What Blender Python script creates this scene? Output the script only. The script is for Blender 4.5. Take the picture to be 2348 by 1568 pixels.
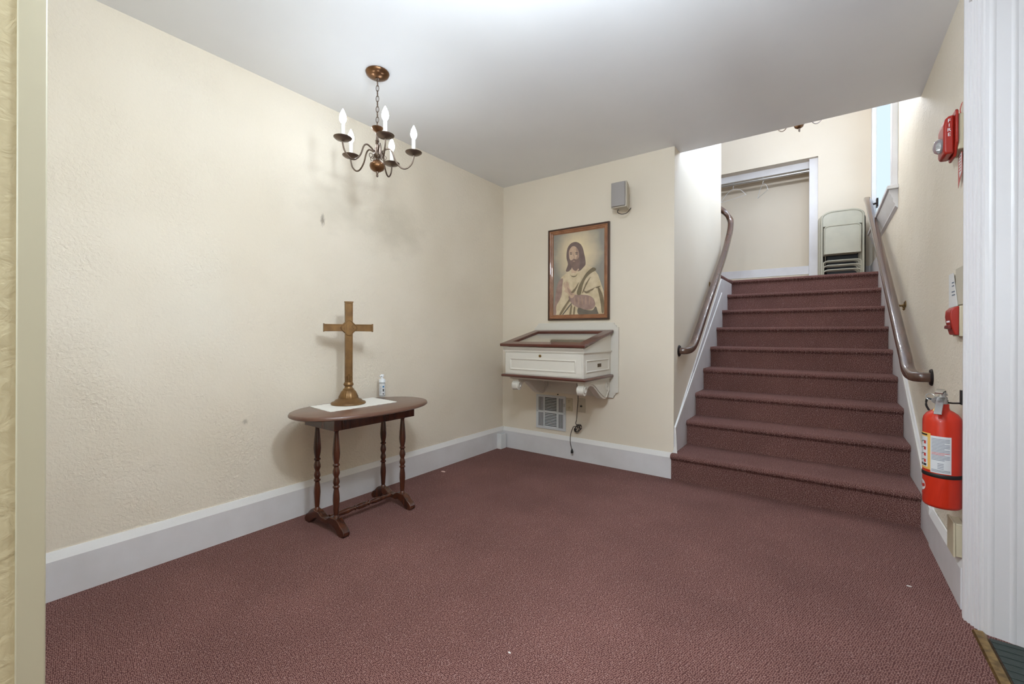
import bpy, bmesh, math, random
from mathutils import Vector, Matrix, noise
random.seed(4)
for o in list(bpy.data.objects): bpy.data.objects.remove(o)
SC = bpy.context.scene; COL = SC.collection
PI = math.pi; R = math.radians

# ------------------------------------------------------------------ camera, world, exposure
cam_d = bpy.data.cameras.new('camera'); cam = bpy.data.objects.new('camera', cam_d); COL.objects.link(cam)
cam_d.sensor_width = 36; cam_d.sensor_fit = 'HORIZONTAL'
cam_d.lens = 992.93/2348*36
cam_d.shift_y = (767.33-784)/2348
cam_d.clip_start = .02
th, ro = R(35.854), R(-.2012)
Rt = Vector((math.cos(th), math.sin(th), 0)); Fw = Vector((-math.sin(th), math.cos(th), 0)); Up = Vector((0, 0, 1))
R2 = Rt*math.cos(ro) - Up*math.sin(ro); U2 = Rt*math.sin(ro) + Up*math.cos(ro)
m = Matrix((R2, U2, -Fw)).transposed().to_4x4(); m.translation = (0, 0, 1.2)
cam.matrix_world = m
SC.camera = cam
SC.view_settings.view_transform = 'Standard'; SC.view_settings.look = 'None'
SC.view_settings.exposure = 2.98; SC.view_settings.gamma = 1; SC.view_settings.use_curve_mapping = False
w = bpy.data.worlds.new('world'); SC.world = w; w.use_nodes = True
w.node_tree.nodes['Background'].inputs[0].default_value = (.75, .88, 1, 1)
w.node_tree.nodes['Background'].inputs[1].default_value = 1.0
BULB = 5.0        # emission of the chandelier bulbs
BULB_UP = 74.0     # upstairs chandelier
WINDOW = .15       # daylight through the upstairs window blind
FILL_WINDOW = 2.0      # added unseen window over the stairs, for fill light
FILL_ROOM = 10.0        # added out-of-view globe near the entrance, fill light
FILL_ROOM2 = 28.0       # second added out-of-view globe in the room, fill light
FILL_LOBBY = 14.0       # added globe behind the camera, frontal fill light

# ------------------------------------------------------------------ materials
def lin(c):
    return tuple(((v/255/12.92) if v/255 <= .04045 else ((v/255+.055)/1.055)**2.4) for v in c) + (1,)
def mat(name, col, rough=.5, metal=0, bump=None, var=None, spec=.5, coat=0, **kw):
    M = bpy.data.materials.new(name); M.use_nodes = True; nt = M.node_tree; b = nt.nodes['Principled BSDF']
    b.inputs['Base Color'].default_value = lin(col); b.inputs['Roughness'].default_value = rough
    b.inputs['Metallic'].default_value = metal; b.inputs['Specular IOR Level'].default_value = spec
    b.inputs['Coat Weight'].default_value = coat
    tc = nt.nodes.new('ShaderNodeTexCoord')
    def noise_n(scale, detail=4, stretch=None):
        n = nt.nodes.new('ShaderNodeTexNoise'); n.inputs['Scale'].default_value = scale; n.inputs['Detail'].default_value = detail
        if stretch:
            mp = nt.nodes.new('ShaderNodeMapping'); mp.inputs['Scale'].default_value = stretch
            nt.links.new(tc.outputs['Object'], mp.inputs[0]); nt.links.new(mp.outputs[0], n.inputs[0])
        else: nt.links.new(tc.outputs['Object'], n.inputs[0])
        return n
    if var:     # (second colour, scale, stretch)
        n = noise_n(var[1], 5, var[2] if len(var) > 2 else None)
        rp = nt.nodes.new('ShaderNodeValToRGB'); rp.color_ramp.elements[0].position = .35; rp.color_ramp.elements[1].position = .68
        rp.color_ramp.elements[0].color = lin(col); rp.color_ramp.elements[1].color = lin(var[0])
        nt.links.new(n.outputs['Fac'], rp.inputs[0]); nt.links.new(rp.outputs[0], b.inputs['Base Color'])
    if bump:    # (scale, strength, distance)
        n = noise_n(bump[0], 3)
        bp = nt.nodes.new('ShaderNodeBump'); bp.inputs['Strength'].default_value = bump[1]; bp.inputs['Distance'].default_value = bump[2]
        nt.links.new(n.outputs['Fac'], bp.inputs['Height']); nt.links.new(bp.outputs[0], b.inputs['Normal'])
    for k, v in kw.items(): b.inputs[k.replace('_', ' ')].default_value = v
    return M
def emit(name, col, strength):
    M = bpy.data.materials.new(name); M.use_nodes = True; nt = M.node_tree; nt.nodes.clear()
    e = nt.nodes.new('ShaderNodeEmission'); e.inputs[0].default_value = lin(col); e.inputs[1].default_value = strength
    o = nt.nodes.new('ShaderNodeOutputMaterial'); nt.links.new(e.outputs[0], o.inputs[0]); return M

def plaster(name, c1, c2, bs=70, strength=.6, dist=.010, marks=()):
    """rough hand-trowelled plaster under paint, with its own scuffs, spots and broad soft patches of tone"""
    M = bpy.data.materials.new(name); M.use_nodes = True; nt = M.node_tree; b = nt.nodes['Principled BSDF']; L = nt.links.new; N = nt.nodes.new
    b.inputs['Roughness'].default_value = .55; b.inputs['Specular IOR Level'].default_value = .25
    tc = N('ShaderNodeTexCoord')
    n1 = N('ShaderNodeTexNoise'); n1.inputs['Scale'].default_value = bs; n1.inputs['Detail'].default_value = 3; n1.inputs['Distortion'].default_value = .6
    n2 = N('ShaderNodeTexNoise'); n2.inputs['Scale'].default_value = 3.1; n2.inputs['Detail'].default_value = 4
    n3 = N('ShaderNodeTexNoise'); n3.inputs['Scale'].default_value = 1.3; n3.inputs['Detail'].default_value = 3
    for n in (n1, n2, n3): L(tc.outputs['Object'], n.inputs[0])
    rp = N('ShaderNodeValToRGB'); rp.color_ramp.elements[0].position = .4; rp.color_ramp.elements[1].position = .62
    rp.color_ramp.elements[0].color = (.35,)*3+(1,); rp.color_ramp.elements[1].color = (1, 1, 1, 1)
    L(n2.outputs['Fac'], rp.inputs[0])
    mul = N('ShaderNodeMath'); mul.operation = 'MULTIPLY'; L(n1.outputs['Fac'], mul.inputs[0]); L(rp.outputs[0], mul.inputs[1])
    bp = N('ShaderNodeBump'); bp.inputs['Strength'].default_value = strength; bp.inputs['Distance'].default_value = dist
    L(mul.outputs[0], bp.inputs['Height']); L(bp.outputs[0], b.inputs['Normal'])
    cr = N('ShaderNodeValToRGB'); cr.color_ramp.elements[0].position = .36; cr.color_ramp.elements[1].position = .66
    cr.color_ramp.elements[0].color = lin(c1); cr.color_ramp.elements[1].color = lin(c2)
    L(n3.outputs['Fac'], cr.inputs[0]); col = cr.outputs[0]
    for (p, rx, rz, dark, amt) in marks:
        mp = N('ShaderNodeMapping'); mp.vector_type = 'TEXTURE'
        mp.inputs['Location'].default_value = p; mp.inputs['Scale'].default_value = (rx, rx, rz)
        L(tc.outputs['Object'], mp.inputs[0])
        nn = N('ShaderNodeTexNoise'); nn.inputs['Scale'].default_value = 2.5; L(mp.outputs[0], nn.inputs[0])
        ln = N('ShaderNodeVectorMath'); ln.operation = 'LENGTH'; L(mp.outputs[0], ln.inputs[0])
        ad = N('ShaderNodeMath'); ad.operation = 'ADD'; L(ln.outputs['Value'], ad.inputs[0]); L(nn.outputs['Fac'], ad.inputs[1])
        mr = N('ShaderNodeMapRange'); mr.inputs['From Min'].default_value = .7; mr.inputs['From Max'].default_value = 1.5
        mr.inputs['To Min'].default_value = amt; mr.inputs['To Max'].default_value = 0; L(ad.outputs[0], mr.inputs['Value'])
        mx = N('ShaderNodeMix'); mx.data_type = 'RGBA'; L(mr.outputs[0], mx.inputs['Factor']); L(col, mx.inputs['A'])
        mx.inputs['B'].default_value = lin(dark); col = mx.outputs['Result']
    L(col, b.inputs['Base Color']); return M

def carpet_mat():
    M = bpy.data.materials.new('burgundy_loop_carpet'); M.use_nodes = True; nt = M.node_tree; b = nt.nodes['Principled BSDF']; L = nt.links.new; N = nt.nodes.new
    b.inputs['Roughness'].default_value = .95; b.inputs['Specular IOR Level'].default_value = .12
    b.inputs['Sheen Weight'].default_value = .08; b.inputs['Sheen Roughness'].default_value = .5; b.inputs['Sheen Tint'].default_value = lin((210, 165, 165))
    tc = N('ShaderNodeTexCoord'); mp = N('ShaderNodeMapping'); mp.inputs['Rotation'].default_value = (0, 0, R(12)); mp.inputs['Scale'].default_value = (1, 1.35, 1)
    # unrolled carpet: x along the stairs' width, y+z over treads and risers
    sx_ = N('ShaderNodeSeparateXYZ'); cx_ = N('ShaderNodeCombineXYZ'); ay_ = N('ShaderNodeMath'); L(tc.outputs['Object'], sx_.inputs[0])
    L(sx_.outputs['Y'], ay_.inputs[0]); L(sx_.outputs['Z'], ay_.inputs[1]); L(sx_.outputs['X'], cx_.inputs[0]); L(ay_.outputs[0], cx_.inputs[1]); L(cx_.outputs[0], mp.inputs[0])
    v = N('ShaderNodeTexVoronoi'); v.voronoi_dimensions = '2D'; v.inputs['Scale'].default_value = 140; v.inputs['Randomness'].default_value = .6; L(mp.outputs[0], v.inputs[0])
    sub = N('ShaderNodeMapRange'); sub.inputs['From Min'].default_value = 0; sub.inputs['From Max'].default_value = .62
    sub.inputs['To Min'].default_value = 1; sub.inputs['To Max'].default_value = 0; L(v.outputs['Distance'], sub.inputs['Value'])
    rp = N('ShaderNodeValToRGB'); e = rp.color_ramp.elements; e[0].position = .12; e[0].color = lin((88, 56, 53)); e[1].position = .95; e[1].color = lin((192, 154, 143))
    mid = e.new(.55); mid.color = lin((124, 86, 79)); L(sub.outputs[0], rp.inputs[0])
    # some loops are a lighter yarn
    sep = N('ShaderNodeSeparateColor'); L(v.outputs['Color'], sep.inputs[0])
    mr = N('ShaderNodeMapRange'); mr.inputs['From Min'].default_value = .86; mr.inputs['From Max'].default_value = 1; mr.inputs['To Max'].default_value = .4; L(sep.outputs[0], mr.inputs['Value'])
    m2 = N('ShaderNodeMath'); m2.operation = 'MULTIPLY'; L(mr.outputs[0], m2.inputs[0]); L(sub.outputs[0], m2.inputs[1])
    mx = N('ShaderNodeMix'); mx.data_type = 'RGBA'; L(m2.outputs[0], mx.inputs['Factor']); L(rp.outputs[0], mx.inputs['A']); mx.inputs['B'].default_value = lin((214, 184, 176))
    n = N('ShaderNodeTexNoise'); n.inputs['Scale'].default_value = 2.2; n.inputs['Detail'].default_value = 4; L(tc.outputs['Object'], n.inputs[0])
    m3 = N('ShaderNodeMapRange'); m3.inputs['From Min'].default_value = .3; m3.inputs['From Max'].default_value = .7; m3.inputs['To Min'].default_value = .86; m3.inputs['To Max'].default_value = 1.1
    L(n.outputs['Fac'], m3.inputs['Value'])
    vm = N('ShaderNodeVectorMath'); vm.operation = 'SCALE'; L(mx.outputs['Result'], vm.inputs[0]); L(m3.outputs[0], vm.inputs['Scale'])
    L(vm.outputs[0], b.inputs['Base Color'])
    bp = N('ShaderNodeBump'); bp.inputs['Strength'].default_value = .5; bp.inputs['Distance'].default_value = .003; L(sub.outputs[0], bp.inputs['Height']); L(bp.outputs[0], b.inputs['Normal'])
    return M

def wood_mat(name, c1, c2, rough=.3, axis=(1, 1, .12), scale=30, coat=.3):
    return mat(name, c1, rough, var=(c2, scale, axis), coat=coat, bump=(120, .05, .002))

cream = plaster('cream_painted_plaster', (231, 220, 202), (224, 212, 192),
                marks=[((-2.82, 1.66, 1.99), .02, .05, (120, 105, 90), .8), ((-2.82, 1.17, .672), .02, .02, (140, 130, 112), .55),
                       ((-2.82, 2.3, 2.05), .35, .25, (176, 166, 146), .35), ((-2.82, 1.75, 2.1), .3, .2, (185, 175, 155), .3),  # two broad soft patches, darker than the wall
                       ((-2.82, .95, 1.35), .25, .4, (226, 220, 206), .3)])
cream_smooth = plaster('cream_smooth_plaster', (231, 220, 202), (227, 215, 196), bs=40, strength=.12, dist=.004)
cream_up = plaster('upstairs_cream_paint', (231, 220, 202), (228, 216, 197), bs=40, strength=.08, dist=.003)
ceil_m = plaster('white_ceiling_paint', (240, 240, 240), (235, 235, 236), bs=9, strength=.12, dist=.006)
trim_m = mat('white_gloss_trim', (222, 219, 219), .38, bump=(45, .12, .003), var=((214, 210, 209), 5))
trim_cap = mat('white_trim_cap', (230, 227, 223), .42, bump=(45, .15, .003))
casing_m = mat('white_layered_paint', (222, 218, 217), .35, bump=(30, .06, .003))
beige_strip = mat('beige_smooth_paint', (172, 165, 142), .5, bump=(30, .05, .003))
carpet = carpet_mat()
dwood = wood_mat('dark_turned_wood', (56, 28, 18), (88, 46, 28), .24)
topwood = wood_mat('worn_brown_tabletop', (98, 66, 52), (112, 80, 65), .34, axis=(1, .1, 1), scale=22)
railwood = wood_mat('brown_handrail_wood', (72, 47, 37), (92, 64, 50), .26, axis=(1, .15, .4), scale=25, coat=.6)
raildark = mat('dark_iron', (44, 36, 34), .4, metal=.6)
gold = mat('aged_brass', (142, 108, 66), .38, metal=.55, var=((112, 82, 50), 14), bump=(60, .12, .002))
antique = mat('antique_bronze', (128, 92, 62), .28, metal=.85, var=((92, 64, 44), 18))
pewter = mat('dark_pewter_bronze', (118, 102, 90), .3, metal=.85)
candle_m = mat('white_candle_sleeve', (225, 222, 214), .5)
bulb_m = emit('lit_bulb', (228, 241, 255), BULB)
bulb_up = emit('lit_bulb_upstairs', (236, 243, 255), BULB_UP)
white_cloth = mat('white_lace_cloth', (232, 228, 220), .9, bump=(300, .3, .002))
mahog = wood_mat('mahogany_molding', (84, 44, 36), (102, 56, 44), .28, axis=(.15, 1, 1), scale=24)
case_w = mat('cream_white_case_paint', (220, 214, 202), .4, bump=(60, .05, .002))
glass = bpy.data.materials.new('clear_pane'); glass.use_nodes = True; nt = glass.node_tree; nt.nodes.clear()
_t = nt.nodes.new('ShaderNodeBsdfTransparent'); _g = nt.nodes.new('ShaderNodeBsdfGlossy'); _g.inputs['Roughness'].default_value = .03; _f = nt.nodes.new('ShaderNodeMath'); _f.operation = 'POWER'; _f.inputs[1].default_value = 3.5; _lw = nt.nodes.new('ShaderNodeLayerWeight'); nt.links.new(_lw.outputs['Facing'], _f.inputs[0]); _m = nt.nodes.new('ShaderNodeMixShader'); _o = nt.nodes.new('ShaderNodeOutputMaterial')
nt.links.new(_f.outputs[0], _m.inputs[0]); nt.links.new(_t.outputs[0], _m.inputs[1]); nt.links.new(_g.outputs[0], _m.inputs[2]); nt.links.new(_m.outputs[0], _o.inputs[0])
black = mat('black_rubber', (22, 20, 20), .5)
duct_shade = mat('painted_duct_shade', (14, 13, 13), .8)
grille_w = mat('white_metal_grille', (205, 206, 206), .4)
almond = mat('almond_plastic', (198, 186, 158), .4)
paint_plate = mat('painted_cover_plate', (198, 188, 168), .5)
spk_grey = mat('grey_speaker_grille', (160, 154, 150), .75, bump=(900, .4, .001))
spk_case = mat('putty_speaker_case', (196, 187, 170), .5)
red = mat('red_enamel', (198, 44, 18), .34, coat=.25)
red_pl = mat('red_plastic', (158, 36, 24), .35)
silver = mat('brushed_metal', (190, 190, 188), .3, metal=.9)
chrome = mat('chrome', (210, 210, 210), .12, metal=1)
white_pl = mat('white_plastic', (232, 234, 236), .35)
label_w = mat('white_label', (214, 214, 214), .45)
label_y = mat('yellow_label', (228, 180, 92), .5)
ink = mat('grey_ink', (110, 118, 132), .6); ink_red = mat('red_ink', (190, 50, 40), .6); ink_blk = mat('black_ink', (35, 32, 32), .6); ink_blue = mat('blue_ink', (40, 120, 170), .5)
paper = mat('white_paper', (222, 219, 215), .8); pink = mat('pink_paper', (190, 96, 86), .8)
tan_metal = mat('tan_painted_metal', (182, 176, 156), .35, var=((172, 166, 148), 6))
black_metal = mat('black_painted_metal', (20, 17, 16), .45)
brass = mat('polished_brass', (170, 140, 90), .35, metal=.9, var=((120, 96, 60), 40))
greenmat = mat('dark_green_rubber', (46, 56, 52), .5, bump=(90, .5, .003))
blueglow = emit('daylit_window_blind', (212, 232, 250), WINDOW)
fill_lobby_m = emit('fill_lamp_lobby', (226, 241, 255), FILL_LOBBY); fill_room_m = emit('fill_lamp_entrance', (226, 241, 255), FILL_ROOM)  # glow of the added fill lamps, behind the camera and by the entrance
fill_middle_m = emit('fill_lamp_middle', (226, 241, 255), FILL_ROOM2)  # glow of the third added fill lamp
fill_window_m = emit('fill_window_glow', (188, 218, 255), FILL_WINDOW)  # glow of the added window above the stairs
pvc = mat('white_vinyl', (226, 226, 224), .35)

# ------------------------------------------------------------------ mesh helper
class G:
    def __init__(s): s.v = []; s.f = []; s.mi = []; s.cur = 0
    def add(s, vs, fs):
        n = len(s.v); s.v += [tuple(v) for v in vs]; s.f += [tuple(i+n for i in f) for f in fs]; s.mi += [s.cur]*len(fs); return s
    def box(s, x0, x1, y0, y1, z0, z1):
        x0, x1 = min(x0, x1), max(x0, x1); y0, y1 = min(y0, y1), max(y0, y1); z0, z1 = min(z0, z1), max(z0, z1)
        vs = [(x, y, z) for z in (z0, z1) for y in (y0, y1) for x in (x0, x1)]
        return s.add(vs, [(0, 2, 3, 1), (4, 5, 7, 6), (0, 1, 5, 4), (2, 6, 7, 3), (0, 4, 6, 2), (1, 3, 7, 5)])
    def prism(s, poly, axis, a0, a1):
        """poly: 2D points in the two other axes (order xyz minus axis)"""
        def P(p, a): return {'x': (a, p[0], p[1]), 'y': (p[0], a, p[1]), 'z': (p[0], p[1], a)}[axis]
        n = len(poly)
        vs = [P(p, a0) for p in poly] + [P(p, a1) for p in poly]
        fs = [tuple(range(n))[::-1], tuple(range(n, 2*n))] + [(i, (i+1) % n, n+(i+1) % n, n+i) for i in range(n)]
        return s.add(vs, fs)
    def lathe(s, prof, c=(0, 0, 0), seg=24, axis='z', flute=None):
        vs = []; fs = []
        for (r, z) in prof:
            for k in range(seg):
                a = 2*PI*k/seg; rr = max(r, 1e-5)
                if flute: rr *= flute(r, z, a)
                x, y = rr*math.cos(a), rr*math.sin(a)
                p = {'z': (x, y, z), 'x': (z, x, y), 'y': (x, z, y)}[axis]
                vs.append((c[0]+p[0], c[1]+p[1], c[2]+p[2]))
        n = len(prof)
        for i in range(n-1):
            for k in range(seg):
                k2 = (k+1) % seg; fs.append((i*seg+k, i*seg+k2, (i+1)*seg+k2, (i+1)*seg+k))
        fs.append(tuple(range(seg))[::-1]); fs.append(tuple((n-1)*seg+k for k in range(seg)))
        return s.add(vs, fs)
    def sweep(s, path, prof, closed=False, up=Vector((0, 0, 1)), scales=None):
        path = [Vector(p) for p in path]; n = len(path); m_ = len(prof); vs = []; fs = []
        for i, p in enumerate(path):
            a = path[(i-1) % n] if (closed or i > 0) else p; b = path[(i+1) % n] if (closed or i < n-1) else p
            t = (b-a).normalized()
            sd = t.cross(up)
            if sd.length < 1e-4: sd = t.cross(Vector((1, 0, .01)))
            sd.normalize(); u = sd.cross(t).normalized(); k = scales[i] if scales else 1
            for (q, r_) in prof: vs.append(p + sd*q*k + u*r_*k)
        for i in range(n if closed else n-1):
            j = (i+1) % n
            for k in range(m_):
                k2 = (k+1) % m_; fs.append((i*m_+k, i*m_+k2, j*m_+k2, j*m_+k))
        if not closed: fs.append(tuple(range(m_))[::-1]); fs.append(tuple((n-1)*m_+k for k in range(m_)))
        return s.add(vs, fs)
    def tube(s, path, r, seg=8, closed=False, up=Vector((0, 0, 1)), scales=None):
        return s.sweep(path, [(r*math.cos(2*PI*k/seg), r*math.sin(2*PI*k/seg)) for k in range(seg)], closed, up, scales)
    def ball(s, c, r, seg=12, sc=(1, 1, 1)):
        n = max(6, seg//2); vs = []; fs = []
        for i in range(n+1):
            ph = PI*i/n
            for k in range(seg):
                a = 2*PI*k/seg; rr = max(math.sin(ph), 1e-4)*r
                vs.append((c[0]+rr*math.cos(a)*sc[0], c[1]+rr*math.sin(a)*sc[1], c[2]+r*math.cos(ph)*sc[2]))
        for i in range(n):
            for k in range(seg): fs.append((i*seg+k, i*seg+(k+1) % seg, (i+1)*seg+(k+1) % seg, (i+1)*seg+k))
        return s.add(vs, fs)
    def build(s, name, mats, parent=None, smooth=35, bevel=0, local=False, kind=None, label=None, cat=None, group=None):
        me = bpy.data.meshes.new(name); off = Vector((0, 0, 0))
        if parent is not None and not local: off = Vector(WL[parent.name])
        me.from_pydata([Vector(v)-off for v in s.v], [], s.f)
        if not isinstance(mats, (list, tuple)): mats = [mats]
        for m_ in mats: me.materials.append(m_)
        for p, i in zip(me.polygons, s.mi): p.material_index = i
        bm = bmesh.new(); bm.from_mesh(me); bmesh.ops.remove_doubles(bm, verts=bm.verts, dist=1e-6)
        bmesh.ops.recalc_face_normals(bm, faces=bm.faces); bm.to_mesh(me); bm.free()
        if smooth:
            for p in me.polygons: p.use_smooth = True
            me.set_sharp_from_angle(angle=R(smooth))
        o = bpy.data.objects.new(name, me); COL.objects.link(o)
        if parent is not None: o.parent = parent; WL[o.name] = WL[parent.name]
        else: WL[o.name] = (0, 0, 0)
        if bevel:
            b = o.modifiers.new('bevel', 'BEVEL'); b.width = bevel; b.segments = 2; b.limit_method = 'ANGLE'; b.angle_limit = R(40)
        if kind: o['kind'] = kind
        if label: o['label'] = label
        if cat: o['category'] = cat
        if group: o['group'] = group
        return o
WL = {}
def thing(name, label, cat, loc=(0, 0, 0), group=None, rz=0):
    o = bpy.data.objects.new(name, None); COL.objects.link(o); o.location = loc; o.rotation_euler.z = rz; o.empty_display_size = .1
    o['label'] = label; o['category'] = cat
    if group: o['group'] = group
    WL[o.name] = loc; return o
def copy_tree(o, parent=None):
    c = o.copy(); COL.objects.link(c)
    if parent: c.parent = parent
    for ch in list(o.children): copy_tree(ch, c)
    return c
def spline(pts, n=8, closed=False):
    P = [Vector(p) for p in pts]; out = []; N = len(P)
    for i in range(N if closed else N-1):
        if closed: a, b, c, d = P[(i-1) % N], P[i], P[(i+1) % N], P[(i+2) % N]
        else: a, b, c, d = P[max(i-1, 0)], P[i], P[i+1], P[min(i+2, N-1)]
        for k in range(n):
            t = k/n; out.append(.5*((2*b)+(c-a)*t+(2*a-5*b+4*c-d)*t*t+(3*b-a-3*c+d)*t**3))
    if not closed: out.append(P[-1])
    return out
def text_geo(g, s, size, org, ux, uy, uz, depth=.001, align='CENTER'):
    """raised lettering: ux,uy in-plane axes, uz outward"""
    cu = bpy.data.curves.new('t', 'FONT'); cu.body = s; cu.size = size; cu.extrude = depth/2; cu.align_x = align; cu.align_y = 'CENTER'; cu.resolution_u = 3
    o = bpy.data.objects.new('t', cu); COL.objects.link(o); dg = bpy.context.evaluated_depsgraph_get()
    me = bpy.data.meshes.new_from_object(o.evaluated_get(dg)); org, ux, uy, uz = map(Vector, (org, ux, uy, uz))
    g.add([org+ux*v.co.x+uy*v.co.y+uz*(v.co.z) for v in me.vertices], [tuple(p.vertices) for p in me.polygons])
    bpy.data.objects.remove(o); bpy.data.curves.remove(cu); bpy.data.meshes.remove(me)
def ST(g, name, m_, **k): return g.build(name, m_, kind='structure', **k)

# ------------------------------------------------------------------ room shell
XL, XR, YB, ZC, SX = -2.82, .51, 3.735, 2.785, -1.025
RISE, RUN, Y2, ZL = .2154, .3336, 4.09, .2154*9
g = G(); g.box(XL-.2, 2.1, -3.3, YB+.05, -.1, 0); ST(g, 'floor', carpet, smooth=0)
g = G(); g.box(XL-.15, XL, -3.3, YB+.12, 0, 3.1); ST(g, 'wall_left', cream, smooth=0)
g = G(); g.box(XL, SX-.18, YB, YB+.12, 0, 3.1); g.box(SX-.18, SX, YB, 3.80, 0, 3.1); ST(g, 'wall_back', cream_smooth, smooth=0)
g = G(); g.box(SX-.18, SX, 3.80, 5.73, 0, 4.7); ST(g, 'wall_stair_left', cream_smooth, smooth=0)
g = G(); g.box(XL-.15, XR+.16, -3.3, 3.905, ZC, ZC+.2); g.box(.51, 2.1, .2, 2.9, 2.95, 3.1); ST(g, 'ceiling', ceil_m, smooth=0)
g = G()     # right wall: runs up the stairs, with the window upstairs and the doorway in front
g.box(XR, XR+.16, 2.70, 5.10, 0, 4.7); g.box(XR, XR+.16, 5.10, 7.0, 0, 2.50); g.box(XR, XR+.16, 5.10, 7.0, 4.25, 4.7); g.box(XR, XR+.16, 7.0, 7.7, 0, 4.7)
g.box(XR, XR+.16, -3.3, 1.25, 0, ZC); g.box(XR, XR+.16, 1.25, 2.70, 2.66, ZC)
ST(g, 'wall_right', cream, smooth=0)
beige_rough = plaster('olive_beige_rough_plaster', (182, 170, 138), (172, 160, 130), bs=45, strength=.5, dist=.008)
g = G(); g.box(XL, -1.0, -.06, .122, 0, ZC); ST(g, 'wall_front', beige_rough, smooth=0)
g = G(); g.box(-1.03, -.9965, .092, .124, 0, ZC); ST(g, 'trim_1', beige_strip, bevel=.002)
g = G(); g.box(XL-.15, XR+.16, -3.45, -3.3, 0, ZC+.2); ST(g, 'wall_lobby', cream, smooth=0)
# room beyond the doorway on the right
g = G(); g.box(2.1, 2.2, .2, 2.9, 0, 3.1); g.box(.67, 2.1, .2, .3, 0, 3.1); g.box(.82, 2.1, 2.8, 2.9, 0, 3.1); ST(g, 'wall_beyond', cream, smooth=0)
# upstairs shell
g = G(); g.box(-3.2, -1.03, 5.73, 7.5, ZL-.2, ZL); g.box(-1.03, XR, 6.46, 7.5, ZL-.2, ZL); ST(g, 'floor', carpet, smooth=0)
g = G(); g.box(-3.3, XR+.16, 3.7, 8.2, 4.7, 4.85); ST(g, 'ceiling', ceil_m, smooth=0)
g = G(); g.box(-1.2, XR+.16, 3.80, 3.905, ZC+.2, 4.7); ST(g, 'wall_stairhead', cream_up, smooth=0)
g = G(); g.box(-3.2, -1.205, 5.6, 5.73, 0, 4.7); g.box(-3.35, -3.2, 5.6, 8.2, 0, 4.7); ST(g, 'wall_landing_left', cream_up, smooth=0)
g = G()     # landing back wall with the closet opening
g.box(-.085, XR, 7.5, 7.62, ZL-.1, 4.7); g.box(-3.2, -.085, 7.5, 8.05, 3.745, 4.7); g.box(-3.2, -.085, 8.05, 8.15, ZL-.1, 4.7)
g.box(-3.2, -.085, 7.5, 8.05, ZL-.1, ZL+.11); g.box(-.085, -.02, 7.62, 8.05, ZL-.1, 4.7)
ST(g, 'wall_landing_back', cream_up, smooth=0)

# baseboards: board plus sloped cap
def baseboard(name, a, b, n, h=.2158):
    """a,b ends at the wall (xy), n unit normal into the room"""
    g = G(); n = Vector(n); a = Vector(a); b = Vector(b)
    pr = [(0, 0), (.02, 0), (.02, h-.04), (.006, h), (0, h)]
    vs = [(*(p+n*q[0]), q[1]) for p in (a, b) for q in pr]; m_ = len(pr)
    fs = [tuple(range(m_)), tuple(range(m_, 2*m_))[::-1]] + [(i, (i+1) % m_, m_+(i+1) % m_, m_+i) for i in range(m_)]
    g.add(vs, fs); 
    for i, f in enumerate(g.f):
        pass
    o = g.build(name, [trim_m, trim_cap], kind='structure', smooth=0)
    for p in o.data.polygons:
        if abs(p.normal.z) > .2 and p.center.z > h-.05: p.material_index = 1
    return o
baseboard('baseboard_left', (XL, .122), (XL, YB), (1, 0))
baseboard('baseboard_back', (XL+.02, YB), (-1.028, YB), (0, -1))
baseboard('baseboard_right', (XR-.004, 2.70), (XR-.004, 3.42), (-1, 0))
g = G(); g.box(XR-.02, XR, 6.5, 7.5, ZL, ZL+.2); g.box(-.02, XR-.02, 7.48, 7.5, ZL, ZL+.2); ST(g, 'baseboard_landing', trim_m, bevel=.003)
# baseboard end cap of white vinyl in the corner
g = G()
g.box(-2.80, -2.747, 3.612, 3.618, 0, .158); g.box(-2.753, -2.747, 3.618, 3.70, 0, .150); g.box(-2.80, -2.753, 3.69, 3.70, 0, .15)
t = g.build('vinyl_corner_cap', pvc, bevel=.0015, label='small open-topped white vinyl block standing in the corner where the two baseboards meet', cat='corner block')

# doorway on the right: fluted casing, jamb and beads (as trim)
A, A1, C, D1, D2 = (.51, 2.70), (.478, 2.625), (.523, 2.537), (.626, 2.512), (.83, 2.463)
def flute(a, b, n=5):
    a, b = Vector(a), Vector(b); d = b-a; nm = Vector((d.y, -d.x)).normalized(); 
    if nm.x > 0: nm = -nm
    out = [a]
    for k in range(n):
        for (t_, h) in ((.12, .0), (.3, .006), (.7, .006), (.88, 0)): out.append(a+d*((k+t_)/n*.84+.08)+nm*h)
    out.append(b); return [tuple(p) for p in out]
poly = [(.494, 2.72), (.485, 2.67)] + flute(A1, C) + [C, (.53, 2.72)]
g = G(); g.prism(poly, 'z', 0, 2.66); ST(g, 'trim_2', casing_m, smooth=30)
g = G(); g.prism([C, D1, D2, (.83, 2.79), (.53, 2.79)], 'z', 0, 2.66)
for (t_) in (.16, .66):
    p = Vector(C)*(1-t_*.33/.33)+Vector(D1)*t_; p = Vector(C)+(Vector(D1)-Vector(C))*(t_*1.1)
    g.prism([(p.x-.011, p.y+.004), (p.x-.004, p.y-.0012), (p.x+.004, p.y-.0030), (p.x+.010, p.y-.0026), (p.x+.009, p.y+.006)], 'z', 0, 2.66)
ST(g, 'door_1', casing_m, smooth=30)
g = G(); g.box(.486, .53, 1.30, 2.60, 2.60, 2.66); ST(g, 'trim_3', casing_m, bevel=.003)

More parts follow.
